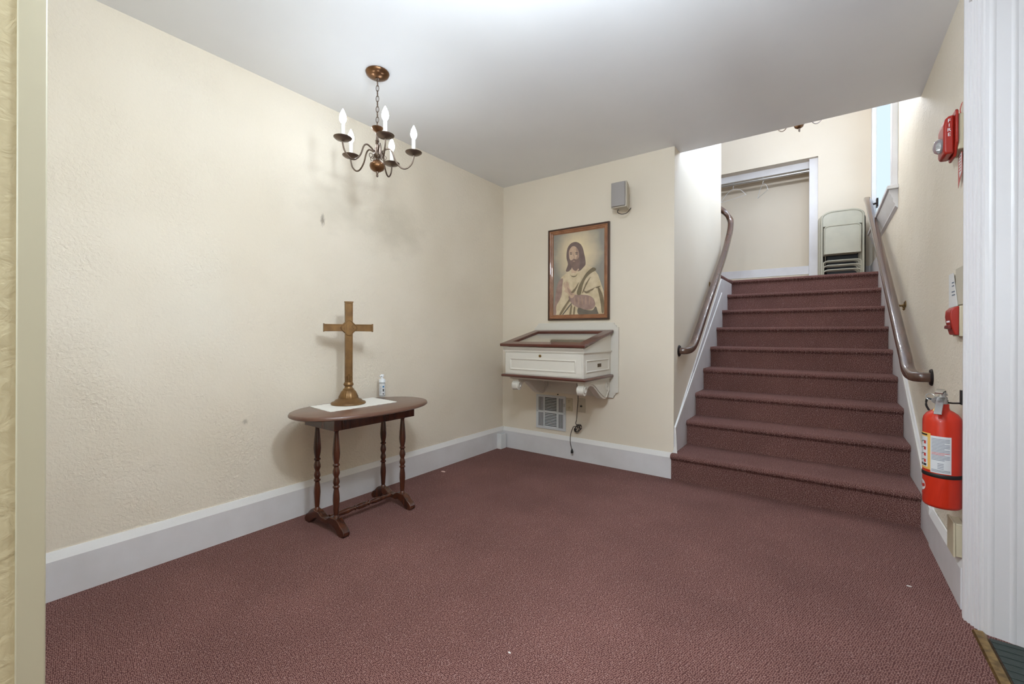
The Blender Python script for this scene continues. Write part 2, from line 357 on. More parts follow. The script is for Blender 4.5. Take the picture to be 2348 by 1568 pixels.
# threshold strip and rubber mat
g = G(); g.prism([(.488, .0), (.494, .007), (.520, .009), (.53, 0)], 'y', 1.25, 2.535)
g.build('threshold_strip', brass, label='tarnished brass threshold strip along the carpet edge at the doorway', cat='threshold')
g = G(); g.box(.531, 1.6, 1.0, 2.50, 0, .006)
for k in range(34): g.box(.531, 1.6, 1.02+k*.044, 1.03+k*.044, .006, .0075)
g.build('rubber_mat', greenmat, label='dark green rubber floor mat beyond the doorway at lower right', cat='mat')

# ------------------------------------------------------------------ upstairs window
W = thing('window_1', 'tall white-framed window beside the top of the stairs', 'window', (.51, 6, 2.5)); W['kind'] = 'structure'
g = G(); g.box(.512, .518, 5.09, 7.01, 2.49, 4.26); g.build('pane', blueglow, W, smooth=0)
g = G(); g.box(.468, .5101, 5.0, 5.10, 2.505, 4.25); g.box(.468, .5101, 7.0, 7.08, 2.505, 4.25); g.box(.468, .5101, 5.0, 7.08, 4.25, 4.35)
g.build('window_frame', trim_m, W, bevel=.003)
g = G(); g.box(.435, .51, 4.95, 7.10, 2.475, 2.505)
g.prism([(.45, 2.475), (.45, 2.45), (.463, 2.43), (.463, 2.415), (.476, 2.395), (.476, 2.37), (.49, 2.35), (.49, 2.33), (.51, 2.31), (.51, 2.475)], 'y', 4.99, 7.08)
g.build('window_sill', trim_m, W, bevel=.002)

W2 = thing('added_fill_window', 'added unseen fill-light window high over the stairs, above the lower ceiling edge', 'window', (.51, 4.5, 3.6)); W2['kind'] = 'structure'  # unseen window added to send cool fill light down the stairs
g = G(); g.box(.500, .506, 4.08, 4.85, 3.35, 4.45); g.build('pane', fill_window_m, W2, smooth=0)
g = G(); frame = [(4.02, 4.08, 3.29, 4.51), (4.85, 4.91, 3.29, 4.51), (4.02, 4.91, 3.29, 3.35), (4.02, 4.91, 4.45, 4.51)]
for f_ in frame: g.box(.49, .51, *f_)
g.build('window_frame', trim_m, W2, bevel=.003)

# ------------------------------------------------------------------ staircase
S = thing('staircase', 'straight flight of stairs carpeted in burgundy between white skirt boards', 'stairs', (-.25, 3.72, 0))
def step_poly(yn, z0, z1, yend):
    r = .021; yr = yn+.032; P = [(yr, z0), (yr, z1-.052), (yr-.012, z1-.047)]
    for k in range(9):
        a = -PI/2-k*PI/8; P.append((yn+r+r*math.cos(a)*1.0, z1-r+r*math.sin(a)))
    P += [(yend, z1), (yend, z0)]; return P
for k in range(1, 10):
    yn = 3.672 if k == 1 else Y2+RUN*(k-2); x0 = -1.036 if k == 1 else SX+.0115
    zt = RISE*k; g = G()
    yend = 6.455 if k < 9 else 6.4599
    if k == 1:
        g.prism(step_poly(yn, 0, zt, YB-.002), 'x', x0, .49); g.box(SX+.0115, .49, YB-.002, yend, 0, zt)
    else: g.prism(step_poly(yn, RISE*(k-1), zt, yend), 'x', x0, .49)
    g.build('step', carpet, S, smooth=50)
g = G()    # carpet roll along the open left edge of the landing
g.tube([(-1.045, 5.74, ZL-.022), (-1.045, 6.0, ZL-.022), (-1.04, 6.3, ZL-.022), (-1.02, 6.44, ZL-.022)], .026, 10)
g.build('landing_edge', carpet, S)
def skirt(x0, x1, side):
    top = lambda y: .431+.215+.646*(y-Y2)
    if side == 'L':
        P = [(YB+.003, RISE*.9), (YB+.003, top(YB)), (YB+.06, top(YB+.06)), (5.70, top(5.70)), (6.42, min(top(6.42), ZL-.05)), (6.42, 1.5), (4.3, .2)]
        P[3:5] = [(5.74, ZL-.05), (6.42, ZL-.05)]
    else:
        P = [(3.40, 0), (3.40, .212), (3.47, .225), (3.55, .275), (3.66, top(3.66)+.01), (6.35, top(6.35)), (6.47, ZL+.2), (6.5, ZL+.2), (6.5, ZL), (6.5, 1.5), (4.3, .1), (4.0, 0)]
    g = G(); g.prism(P, 'x', x0, x1); g.build('skirt_board', trim_m, S, smooth=0)
    g = G()
    if side == 'L':
        path = [(YB+.003, .2), (YB+.003, top(YB)), (5.73, top(5.73))]
        g.sweep([(x1+.001, p[0], p[1]) for p in path], [(-.006, -.02), (.006, -.012), (.006, .012), (-.006, .02)])
    else:
        path = [(3.40, .212), (3.47, .226), (3.55, .278), (3.66, top(3.66)+.01), (5.0, top(5.0)), (6.35, top(6.35))]
        g.sweep([(x0-.001, p[0], p[1]-.012) for p in path], [(-.006, -.02), (.006, -.02), (.006, .016), (-.006, .02)])
    g.build('skirt_cap', trim_cap, S, smooth=0)
skirt(SX+.0005, SX+.011, 'L'); skirt(.491, .5095, 'R')

# ------------------------------------------------------------------ handrails
def rprof(w_=.033, h=.029, n=20):
    out = []
    for k in range(n):
        a = 2*PI*k/n; c_, s_ = math.cos(a), math.sin(a); e = 2/3.2
        out.append((w_*abs(c_)**e*(1 if c_ > 0 else -1), h*abs(s_)**e*(1 if s_ > 0 else -1)))
    return out
def handrail(pts, label, loc, ros, brk, extra=None):
    T = thing('handrail', label, 'handrail', loc, 'wall handrails of the staircase')
    pa = spline(pts, 8); g = G(); g.sweep(pa, rprof()); g.build('rail', railwood, T, smooth=50)
    g = G(); sx = 1 if ros[0] > 0 else -1
    pr = [(.05, 0), (.05, .004), (.045, .010), (.032, .012)]
    g.lathe([(a, -sx*b) for a, b in pr], ros, 24, 'x'); g.build('wall_plate', raildark, T)
    for (wp, rp) in brk:
        g = G(); wp, rp = Vector(wp), Vector(rp)
        g.lathe([(.028, 0), (.028, -sx*.004), (.012, -sx*.012)], wp, 16, 'x')
        g.tube(spline([wp, wp+Vector((-sx*.035, 0, -.012)), Vector((rp.x, rp.y, rp.z-.05)), Vector((rp.x, rp.y, rp.z-.026))], 6), .0075, 8)
        g.lathe([(.012, -.008), (.006, -.02), (.009, -.03), (.002, -.04)], wp+Vector((-sx*.012, 0, -.01)), 10)
        g.build('bracket', brass, T)
    return T
zr = lambda y: 1.224+.59*(y-4.02)
rp = [(.50, 3.50, .958), (.46, 3.50, .957), (.432, 3.535, .962), (.42, 3.62, .990), (.42, 3.76, zr(3.76)+.005)] + [(.42, y, zr(y)) for y in (4.02, 4.6, 5.3, 6.0, 6.6)] + [(.42, 6.95, 2.90)]
TR = handrail(rp, 'brown wooden handrail on the right wall of the stairs, above the fire extinguisher', (.51, 3.5, .95), (.51, 3.50, .958),
     [((.51, 4.53, 1.45), (.42, 4.53, zr(4.53)))])
g = G(); g.box(.492, .51, 6.70, 6.80, 2.74, 2.84); g.tube([(.50, 6.75, 2.79), (.46, 6.75, 2.78), (.425, 6.78, 2.78)], .012, 8); g.build('bracket', raildark, TR, bevel=.003, label='dark iron end bracket')
zl = lambda y: 1.195+.72*(y-4.175)
lp = [(-1.015, 3.889, 1.066), (-.975, 3.895, 1.066), (-.95, 3.94, 1.078), (-.945, 4.04, 1.11), (-.945, 4.175, 1.19)] + [(-.945, y, zl(y)) for y in (4.5, 5.0, 5.45)] + \
     [(-.945, 5.75, 2.37), (-.947, 5.90, 2.53), (-.965, 5.97, 2.65), (-1.03, 5.97, 2.75), (-1.12, 5.90, 2.82), (-1.25, 5.82, 2.87)]
handrail(lp, 'curved wooden handrail on the left stair wall, bending round the wall end at its top', (-1.025, 3.889, 1.066), (-1.025, 3.889, 1.066),
     [((-1.025, 5.10, 1.76), (-.945, 5.12, zl(5.12)))])

# ------------------------------------------------------------------ chandeliers
def chandelier(name, label, loc, chain_len, bulbm, phi0):
    """loc = centre of the canopy on the ceiling; everything below hangs from it"""
    T = thing(name, label, 'chandelier', loc, None)
    X, Y, Z = loc; b = Z-.049-chain_len      # b = top of the body dish
    g = G(); g.lathe([(.068, 0), (.070, -.006), (.064, -.020), (.045, -.032), (.022, -.038), (.010, -.040)], loc, 36); g.build('canopy', antique, T)
    g = G(); g.lathe([(.013, -.038), (.014, -.043), (.009, -.047), (.012, -.050), (.004, -.056)], loc, 20); g.build('canopy_finial', pewter, T)
    g = G(); n = max(3, int(chain_len/.031)); L_ = chain_len/n
    for k in range(n):
        c = Vector((X, Y, Z-.049-L_*(k+.5))); ax = Vector((1, 0, 0)) if k % 2 else Vector((0, 1, 0)); ax = (Matrix.Rotation(.6, 3, 'Z') @ ax)
        g.tube([c+ax*math.cos(a)*.0085+Vector((0, 0, 1))*math.sin(a)*(L_*.62) for a in [2*PI*i/14 for i in range(14)]], .0022, 6, closed=True, up=ax.cross(Vector((0, 0, 1))))
    g.tube([(X+.003, Y, Z-.05), (X-.004, Y+.003, Z-.05-chain_len/2), (X+.002, Y, b)], .0012, 5)
    g.build('chain', pewter, T)
    # body: dish, turned stem, hub, ball, finial
    g = G(); g.lathe([(.004, .004), (.034, 0), (.035, -.004), (.026, -.018), (.012, -.026), (.010, -.03)], (X, Y, b), 28); g.build('top_dish', antique, T)
    g = G(); g.lathe([(.009, -.028), (.012, -.032), (.009, -.038), (.0075, -.06), (.0095, -.075), (.0125, -.082), (.008, -.088), (.012, -.094), (.008, -.10), (.011, -.11), (.009, -.125), (.020, -.130),
                     (.021, -.160), (.024, -.166), (.022, -.176), (.010, -.188), (.012, -.194), (.010, -.198), (.016, -.203)], (X, Y, b), 24); g.build('stem', pewter, T)
    g = G(); g.lathe([(.014, -.200), (.030, -.206), (.042, -.222), (.044, -.236), (.038, -.252), (.022, -.264), (.010, -.268)], (X, Y, b), 36, flute=lambda r, z, a: 1+.025*abs(math.cos(a*6)))
    g.build('ball', antique, T)
    g = G(); g.lathe([(.009, -.266), (.007, -.276), (.005, -.282), (.0075, -.289), (.0065, -.296), (.001, -.300)], (X, Y, b), 16); g.build('finial', pewter, T)
    for k in range(5):
        a = phi0+k*2*PI/5; d = Vector((math.cos(a), math.sin(a), 0)); O = Vector((X, Y, b))
        P = lambda r, z: O+d*r+Vector((0, 0, z))
        sd = Vector((-d.y, d.x, 0))
        g = G(); g.tube(spline([P(.018, -.150), P(.045, -.130), P(.068, -.122), P(.088, -.140), P(.108, -.195), P(.140, -.232), P(.172, -.234), P(.202, -.205), P(.215, -.165), P(.215, -.150)], 7), .0048, 10, up=sd)
        arm = g.build('arm', pewter, T)
        g = G(); sp = [P(.026+.022*(1-t/14)*0+.013+math.cos(t*.55+2.6)*(.020-.0009*t), -.178+math.sin(t*.55+2.6)*(.020-.0009*t)) for t in range(15)]
        g.tube(sp, .0022, 6, up=sd); g.build('scroll', pewter, arm)
        g = G(); g.lathe([(.006, -.152), (.012, -.150), (.040, -.142), (.050, -.134), (.051, -.131), (.046, -.132), (.020, -.139), (.016, -.134), (.018, -.128), (.013, -.122)], P(.215, 0), 28)
        g.build('candle_cup', pewter if k else pewter, arm)
        g = G(); g.lathe([(.0115, -.135), (.0115, -.052)], P(.215, 0), 16); g.build('candle_sleeve', candle_m, arm)
        g = G(); g.lathe([(.008, -.052), (.012, -.046), (.0185, -.032), (.020, -.020), (.017, -.002), (.009, .018), (.003, .030), (.0005, .034)], P(.215, 0), 16)
        g.build('bulb', bulbm, arm)
    return T
chandelier('chandelier', 'five-arm bronze chandelier with lit candle bulbs hanging over the side table', (-2.2, 1.645, ZC), .286, bulb_m, R(-97.5))
uy = 5.5; ut = uy/1.19768
chandelier('chandelier', 'upstairs chandelier whose lowest scrolls show under the ceiling edge above the stairs', (-.05*ut, uy, 4.7), 4.7-.049-(1.2+.476*ut+.300)+.022, bulb_up, R(18))

# globe lamps added outside the view to give fill light
def globe(label, x, y, z, r, m_):
    T = thing('unseen_fill_globe', label, 'pendant lamp', (x, y, ZC))
    g = G(); g.lathe([(.05, 0), (.05, -.02), (.012, -.03)], (x, y, ZC), 24); g.build('canopy', pewter, T)
    g = G(); g.tube([(x, y, ZC-.02), (x, y, z+r*.9)], .006, 8, up=Vector((1, 0, 0))); g.build('rod', pewter, T)
    g = G(); g.ball((x, y, z), r, 28); g.build('globe', m_, T)
globe('added unseen fill-light globe pendant in the room behind the opening', -.90, -1.15, 1.72, .15, fill_lobby_m)
globe('added unseen fill-light globe pendant inside the room, close to the entrance', -.95, .62, 2.36, .10, fill_room_m)
globe('added unseen fill-light globe pendant high over the middle of the room', -.62, 1.02, 2.27, .09, fill_middle_m)

# ------------------------------------------------------------------ side table
TX, TY, TZ = -2.475, 1.755, .728
T = thing('side_table', 'oval dark brown trestle side table with turned legs against the left wall', 'table', (TX, TY, 0))
def oval(a, b, z, n=72, e=2.25): return [(TX+a*abs(math.cos(t))**(2/e)*(1 if math.cos(t) > 0 else -1), TY+b*abs(math.sin(t))**(2/e)*(1 if math.sin(t) > 0 else -1), z) for t in [2*PI*k/n for k in range(n)]]
g = G(); rings = [(-.022, -.026), (-.008, -.026), (0, -.020), (.0, -.012), (-.004, -.004), (-.012, 0)]
vs = []; n = 72
for (d, z) in rings: vs += oval(.285+d, .475+d, TZ+z)
fs = [tuple(range(n))[::-1], tuple(range((len(rings)-1)*n, len(rings)*n))]
for i in range(len(rings)-1): fs += [(i*n+k, i*n+(k+1) % n, (i+1)*n+(k+1) % n, (i+1)*n+k) for k in range(n)]
g.add(vs, fs); g.build('tabletop', topwood, T, smooth=40)
g = G(); ax0, ax1, ay0, ay1, az0, az1 = -2.655, -2.328, 1.448, 2.058, .628, .702
g.box(ax0, ax1, ay0, ay1, az0, az1); g.box(ax1, ax1+.006, ay0+.05, ay1-.05, az0+.004, az1); g.build('apron', dwood, T, bevel=.003)
legp = [(0, .628), (.016, .628), (.018, .620), (.012, .610), (.0125, .598), (.019, .52), (.021, .48), (.019, .45), (.0135, .42), (.019, .413), (.019, .407), (.013, .40), (.019, .375), (.0195, .36), (.013, .340),
        (.013, .335), (.0185, .315), (.019, .305), (.013, .288), (.019, .281), (.019, .275), (.0135, .268), (.018, .23), (.019, .20), (.014, .12), (.012, .108), (.017, .100), (.018, .092), (0, .090)]
for yy in (1.50, 2.005):
    for xx in (-2.60, -2.39):
        g = G(); g.lathe([(r*1.05, z) for r, z in legp], (xx, yy, 0), 20); g.build('leg', dwood, T)
    # trestle foot: flat board with two scrolled feet (profile in x,z)
    cx = -2.495; half = [(0, .045), (.05, .043), (.085, .05), (.12, .035), (.150, .012), (.165, 0), (.205, 0), (.215, .012), (.214, .030), (.200, .048), (.178, .060), (.155, .082), (.135, .094), (.075, .094), (.055, .088), (.030, .072), (0, .070)]
    poly = [(cx+p[0], p[1]) for p in half] + [(cx-p[0], p[1]) for p in half[::-1]]
    g = G(); g.prism(poly, 'y', yy-.022, yy+.022); g.build('trestle_foot', dwood, T, smooth=30, bevel=.004)
g = G(); L_ = 2.005-1.50-.044
sp = [(0, 0), (.016, 0), (.014, .01), (.011, .03), (.017, .09), (.018, .13), (.011, .17), (.017, .178), (.012, .186), (.018, .205), (.019, .2305)]
sp = sp+[(r, L_-z) for r, z in sp[::-1]][1:]
g.lathe(sp, (-2.495, 1.522, .062), 18, 'y'); g.build('stretcher', dwood, T)

# lace doily with ragged edge
def ragged(P, n=26, amp=.005):
    out = []
    for i in range(4):
        a, b = Vector(P[i]), Vector(P[(i+1) % 4])
        d = (b-a); nm = Vector((d.y, -d.x)).normalized()
        for k in range(n): out.append(a+d*k/n+nm*(amp*(k % 2)+random.uniform(-.002, .002)))
    return out
P = ragged([(-2.705, 1.512), (-2.425, 1.482), (-2.415, 1.975), (-2.72, 2.0)])
g = G(); g.prism([tuple(p) for p in P], 'z', TZ+.0002, TZ+.003)
g.build('doily', white_cloth, smooth=0, label='white lace doily with ragged edges under the brass cross', cat='doily')

# ------------------------------------------------------------------ brass altar cross
CX, CY = -2.60, 1.720
T = thing('altar_cross', 'tall brass standing cross with monogram medallion on the oval table', 'cross', (CX, CY, TZ+.003), rz=R(-22))
bz = lambda z: z     # local coordinates: front faces +x, arms along y
g = G(); g.lathe([(0, 0), (.108, 0), (.112, .006), (.108, .014), (.092, .020), (.082, .030), (.070, .034), (.066, .040), (.058, .044)], (0, 0, 0), 48)
g.lathe([(.062, .042), (.060, .050), (.044, .085), (.034, .096), (.036, .100), (.026, .108), (.024, .118)], (0, 0, 0), 80, flute=lambda r, z, a: 1+(.05*abs(math.sin(a*10)) if .045 < z < .095 else 0))
g.lathe([(.022, .116), (.031, .126), (.033, .132), (.029, .140), (.026, .146), (0, .146)], (0, 0, 0), 32)
g.build('base', gold, T, local=True, smooth=50)
hw, tk, zt, za = .0235, .011, .683, .512
g = G(); 
g.box(-tk, tk, -hw, hw, .142, zt); g.box(-tk*.999, tk*.999, -.154, -hw, za-hw, za+hw); g.box(-tk*.999, tk*.999, hw, .154, za-hw, za+hw)
for sx in (1, -1):      # raised rim lines on both faces, flared ends
    x = sx*tk
    def bar(y0, y1, z0, z1): g.box(x, x+sx*.004, y0, y1, z0, z1)
    e = .006
    for s_ in (1, -1):
        bar(s_*(hw-e), s_*hw, za+hw-.001, zt); bar(s_*(hw-e), s_*hw, .17, za-hw+.001)
        bar(s_*hw, s_*.154, za+hw-e, za+hw); bar(s_*hw, s_*.154, za-hw, za-hw+e); bar(s_*(.154-e), s_*.154, za-hw, za+hw)
    bar(-hw, hw, zt-e, zt)
g.box(-tk-.004, tk+.004, -hw-.004, hw+.004, zt, zt+.006); g.box(-tk-.003, tk+.003, .154, .159, za-hw-.004, za+hw+.004); g.box(-tk-.003, tk+.003, -.159, -.154, za-hw-.004, za+hw+.004)
g.build('cross_body', gold, T, local=True, smooth=0, bevel=.001)
def quatre(s_, n=48):
    out = []
    for k in range(n):
        a = 2*PI*k/n; r = .048+.0055*math.cos(4*a); out.append((r*s_*math.cos(a), za+r*s_*math.sin(a)))
    return out
g = G(); g.prism(quatre(1), 'x', tk, tk+.006)
g.tube([(tk+.007, p[0], p[1]) for p in quatre(.93)], .0035, 6, closed=True, up=Vector((1, 0, 0)))
g.prism(quatre(1), 'x', -tk-.006, -tk)
mo = g.build('medallion', gold, T, local=True, smooth=40)
g = G(); text_geo(g, 'IHS', .050, (tk+.008, 0, za), (0, 1, 0), (0, 0, 1), (1, 0, 0), .005); g.build('monogram', gold, mo, local=True, smooth=0)
g = G()
for s_ in (-1, 0, 1):
    g.tube(spline([(tk+.003, s_*.015-.006, .150), (tk+.004, s_*.015-.006, .176+.012*(s_ == 0)), (tk+.005, s_*.015, .188+.014*(s_ == 0)), (tk+.004, s_*.015+.006, .176+.012*(s_ == 0)), (tk+.003, s_*.015+.006, .150)], 5), .0022, 6)
g.build('leaf_ornament', gold, T, local=True)

# pump bottle
BX, BY = -2.72, 2.085
T = thing('pump_bottle', 'small clear foam sanitizer bottle with white pump at the far end of the table', 'bottle', (BX, BY, TZ))
bl = mat('clear_bottle_plastic', (222, 226, 228), .12, Transmission_Weight=.55, IOR=1.3)
g = G(); g.lathe([(0, 0), (.020, 0), (.0225, .004), (.0225, .100), (.020, .108), (.017, .112), (0, .112)], (BX, BY, TZ+.0005), 28); g.build('body', bl, T)
g = G(); g.lathe([(.0225, .108), (.024, .110), (.024, .124), (.020, .132), (.010, .136), (.008, .150), (.013, .152), (.013, .164), (.009, .168), (0, .168)], (BX, BY, TZ), 28)
dn = Vector((.35, -.9, 0)).normalized(); c0 = Vector((BX, BY, TZ+.158)); g.tube([c0, c0+dn*.022+Vector((0, 0, .002)), c0+dn*.032+Vector((0, 0, -.004))], .005, 8); g.build('pump', white_pl, T)
def curved(g, c, r, a0, a1, z0, z1, n=8, th_=.0004):
    vs = []; 
    for rr in (r, r+th_):
        for k in range(n+1):
            a = a0+(a1-a0)*k/n
            for z in (z0, z1): vs.append((c[0]+rr*math.cos(a), c[1]+rr*math.sin(a), z))
    m_ = 2*(n+1); fs = []
    for k in range(n):
        a = 2*k; fs += [(a, a+1, a+3, a+2), (m_+a, m_+a+2, m_+a+3, m_+a+1), (a, a+2, m_+a+2, m_+a), (a+1, m_+a+1, m_+a+3, a+3)]
    fs += [(0, m_, m_+1, 1), (2*n, 2*n+1, m_+2*n+1, m_+2*n)]; g.add(vs, fs)
ac = math.atan2(-BY, -BX)
g = G(); curved(g, (BX, BY), .0226, ac-1.1, ac+1.1, TZ+.012, TZ+.098); lb = g.build('label', label_w, T)
g = G(); curved(g, (BX, BY), .0231, ac+.15, ac+.65, TZ+.070, TZ+.083); g.cur = 1; curved(g, (BX, BY), .0231, ac+.2, ac+.6, TZ+.040, TZ+.060); curved(g, (BX, BY), .0231, ac+.2, ac+.55, TZ+.018, TZ+.028)
g.cur = 2
for k in range(5): curved(g, (BX, BY), .0231, ac-.75, ac-.3+.1*(k % 2), TZ+.030+k*.011, TZ+.033+k*.011)
g.build('print', [ink_blue, ink_blk, ink], lb)

# ------------------------------------------------------------------ framed picture
T = thing('framed_picture', 'framed portrait print of a robed long-haired figure in a stepped brown wood frame', 'picture', (-1.918, YB, 1.79))
fx0, fx1, fz0, fz1 = -2.24, -1.594, 1.343, 2.238
def frame_ring(g, x0, x1, z0, z1, prof, y0):
    """prof: (inset, depth) list, mitred rectangular ring"""
    vs = []; m_ = len(prof)
    for (cx, cz, sx, sz) in ((x0, z0, 1, 1), (x1, z0, -1, 1), (x1, z1, -1, -1), (x0, z1, 1, -1)):
        for (i_, d) in prof: vs.append((cx+sx*i_, y0-d, cz+sz*i_))
    fs = []
    for c in range(4):
        for k in range(m_):
            a, b = c*m_+k, c*m_+(k+1) % m_; e_, f_ = ((c+1) % 4)*m_+(k+1) % m_, ((c+1) % 4)*m_+k; fs.append((a, b, e_, f_))
    g.add(vs, fs)
fr_wood = wood_mat('stepped_frame_wood', (160, 110, 76), (136, 88, 58), .3, axis=(1, 1, 1), scale=12)
fr_dark = wood_mat('frame_dark_edge', (66, 40, 26), (80, 50, 32), .35, axis=(1, 1, 1), scale=12)
g = G(); frame_ring(g, fx0, fx1, fz0, fz1, [(0, 0), (0, .026), (.004, .030), (.010, .030), (.012, .024), (.016, .0235), (.016, 0)], YB); g.build('outer_molding', fr_dark, T, smooth=30)
g = G(); frame_ring(g, fx0, fx1, fz0, fz1, [(.0162, 0), (.0162, .024), (.024, .027), (.030, .024), (.031, .020), (.040, .021), (.045, .018), (.046, .013), (.053, .012), (.053, 0)], YB); g.build('inner_molding', fr_wood, T, smooth=30)
ix0, ix1, iz0, iz1 = fx0+.053, fx1-.053, fz0+.053, fz1-.053
bgm = bpy.data.materials.new('print_background'); bgm.use_nodes = True; nt = bgm.node_tree; b = nt.nodes['Principled BSDF']; b.inputs['Roughness'].default_value = .3
tc = nt.nodes.new('ShaderNodeTexCoord'); mp = nt.nodes.new('ShaderNodeMapping'); mp.vector_type = 'TEXTURE'
mp.inputs['Location'].default_value = (-.005, 0, .19); mp.inputs['Scale'].default_value = (.33, 1, .40)
ln = nt.nodes.new('ShaderNodeVectorMath'); ln.operation = 'LENGTH'; sp_ = nt.nodes.new('ShaderNodeVectorMath'); sp_.operation = 'MULTIPLY'; sp_.inputs[1].default_value = (1, 0, 1)
nn = nt.nodes.new('ShaderNodeTexNoise'); nn.inputs['Scale'].default_value = 9; nn.inputs['Detail'].default_value = 5
ad = nt.nodes.new('ShaderNodeMath'); ad.operation = 'MULTIPLY_ADD'; ad.inputs[1].default_value = .35
rpn = nt.nodes.new('ShaderNodeValToRGB'); e = rpn.color_ramp.elements; e[0].position = .35; e[0].color = lin((236, 216, 174)); e[1].position = 1.0; e[1].color = lin((146, 140, 130)); q = e.new(.7); q.color = lin((200, 184, 156))
L = nt.links.new; L(tc.outputs['Object'], mp.inputs[0]); L(mp.outputs[0], sp_.inputs[0]); L(sp_.outputs[0], ln.inputs[0]); L(tc.outputs['Object'], nn.inputs[0])
L(nn.outputs['Fac'], ad.inputs[0]); L(ln.outputs['Value'], ad.inputs[2]); L(ad.outputs[0], rpn.inputs[0]); L(rpn.outputs[0], b.inputs['Base Color'])
pm = lambda n_, c, c2=None: mat('print_'+n_, c, .3, var=((c2 or tuple(int(v*.9) for v in c)), 16))
pmats = [bgm, pm('hair', (128, 108, 102), (112, 92, 86)), pm('skin', (212, 184, 156), (192, 160, 136)), pm('robe', (222, 204, 172), (200, 180, 144)), pm('sleeve', (170, 142, 130), (146, 118, 110)),
         pm('sash', (128, 114, 88)), pm('fold', (138, 120, 94)), pm('shadow', (116, 106, 94)), pm('beard', (138, 114, 104)), pm('rose', (186, 154, 134))]
def q2(p):
    s_ = (p[0]-205)/740; top = 260-110*s_; bot = 1450-10*s_; t_ = (bot-p[1])/(bot-top)
    s2 = s_*1.0; return ix0+(ix1-ix0)*min(max(s2, 0.0), 1.0), iz0+(iz1-iz0)*min(max(t_, 0.0), 1.0)
g = G(); g.box(ix0-.004, ix1+.004, YB-.008, YB-.001, iz0-.004, iz1+.004); lay = [0]
def shape(mi, pts, smooth_=True, open_=False):
    lay[0] += 1; y = YB-.008-.00015*lay[0]; g.cur = mi
    P = [Vector((p[0], p[1], 0)) for p in pts]
    P = spline(P, 5, closed=True) if smooth_ else P
    Q = [q2((p.x, p.y)) for p in P]; n = len(Q)
    # triangulate through bmesh-friendly ngon
    g.add([(a, y, c) for a, c in Q], [tuple(range(n))])
shape(3, [(207, 1448), (225, 1250), (268, 1020), (330, 880), (430, 800), (560, 810), (690, 705), (790, 745), (860, 850), (900, 980), (935, 1100), (944, 1250), (944, 1440)], False)
shape(1, [(395, 790), (425, 690), (405, 600), (408, 500), (430, 425), (480, 370), (550, 355), (610, 388), (645, 450), (665, 540), (678, 600), (684, 690), (655, 735), (600, 790), (540, 790), (480, 765), (440, 795)])
shape(2, [(475, 800), (490, 730), (560, 740), (590, 770), (560, 800), (520, 850), (490, 840)])
shape(2, [(442, 560), (446, 480), (490, 422), (540, 428), (578, 480), (590, 560), (580, 640), (540, 730), (500, 735), (462, 650)])
shape(9, [(552, 440), (584, 500), (590, 560), (580, 640), (550, 700), (545, 620), (560, 560), (548, 500)])
shape(8, [(450, 615), (470, 630), (500, 618), (520, 610), (560, 618), (592, 590), (600, 690), (575, 760), (545, 790), (505, 770), (470, 700)])
shape(9, [(495, 640), (515, 634), (535, 642), (515, 654)])
shape(1, [(450, 520), (470, 510), (492, 522), (470, 528)]); shape(1, [(532, 518), (555, 506), (580, 518), (556, 526)])
shape(7, [(456, 540), (472, 533), (488, 542), (472, 548)]); shape(7, [(536, 538), (555, 530), (573, 540), (555, 546)])
shape(9, [(505, 540), (515, 590), (500, 605), (522, 608), (524, 560)])
shape(4, [(209, 1446), (228, 1240), (262, 1020), (300, 930), (350, 905), (345, 1010), (325, 1180), (270, 1290), (245, 1446)])
shape(3, [(250, 1330), (300, 1230), (370, 1110), (440, 1190), (400, 1300), (300, 1440), (265, 1440)])
shape(6, [(300, 1440), (350, 1350), (450, 1210), (465, 1230), (400, 1330), (330, 1445)])
shape(7, [(345, 1440), (400, 1370), (480, 1270), (484, 1290), (420, 1370), (360, 1445)])
shape(4, [(440, 1170), (520, 1150), (700, 1155), (790, 1200), (822, 1290), (800, 1350), (740, 1375), (640, 1370), (540, 1320), (470, 1260)])
shape(2, [(362, 1015), (378, 955), (400, 990), (408, 945), (440, 985), (470, 1070), (530, 1150), (480, 1200), (425, 1130), (370, 1095), (392, 1060)])
shape(9, [(420, 1040), (450, 1060), (500, 1140), (470, 1150), (430, 1090)])
shape(3, [(440, 830), (560, 830), (640, 900), (560, 1020), (480, 1080), (430, 960), (380, 900)])
shape(6, [(450, 820), (480, 860), (540, 862), (570, 830), (545, 876), (490, 880)])
shape(3, [(700, 960), (790, 800), (850, 900), (880, 1010), (780, 1050), (700, 1090), (670, 1060)])
for k in range(5): shape(9, [(520+k*55, 1175), (532+k*55, 1200), (545+k*52, 1270), (530+k*52, 1300), (524+k*53, 1230)])
shape(5, [(788, 742), (834, 776), (745, 840), (690, 905), (650, 1000), (615, 1145), (560, 1130), (590, 1020), (640, 920), (700, 820)])
shape(6, [(655, 1080), (700, 1100), (780, 1060), (885, 1020), (880, 1038), (790, 1080), (700, 1130)])
shape(6, [(480, 1110), (540, 1040), (590, 960), (560, 1050), (510, 1120)]); shape(6, [(640, 1120), (690, 980), (760, 880), (700, 1010), (660, 1100)])
shape(7, [(585, 1345), (680, 1375), (785, 1385), (830, 1330), (880, 1430), (760, 1444), (590, 1444)])
shape(6, [(470, 1330), (490, 1300), (478, 1444), (455, 1444)]); shape(6, [(520, 1340), (540, 1330), (530, 1444), (510, 1444)])
shape(3, [(790, 1100), (850, 1060), (900, 1300), (905, 1430), (870, 1430), (830, 1290)])
shape(6, [(860, 1060), (880, 1050), (938, 1200), (942, 1400), (915, 1420), (895, 1250)])
g.build('print', pmats, T, smooth=0)
for o in T.children:
    if o.name.startswith('print'): bpy.context.view_layer.update()

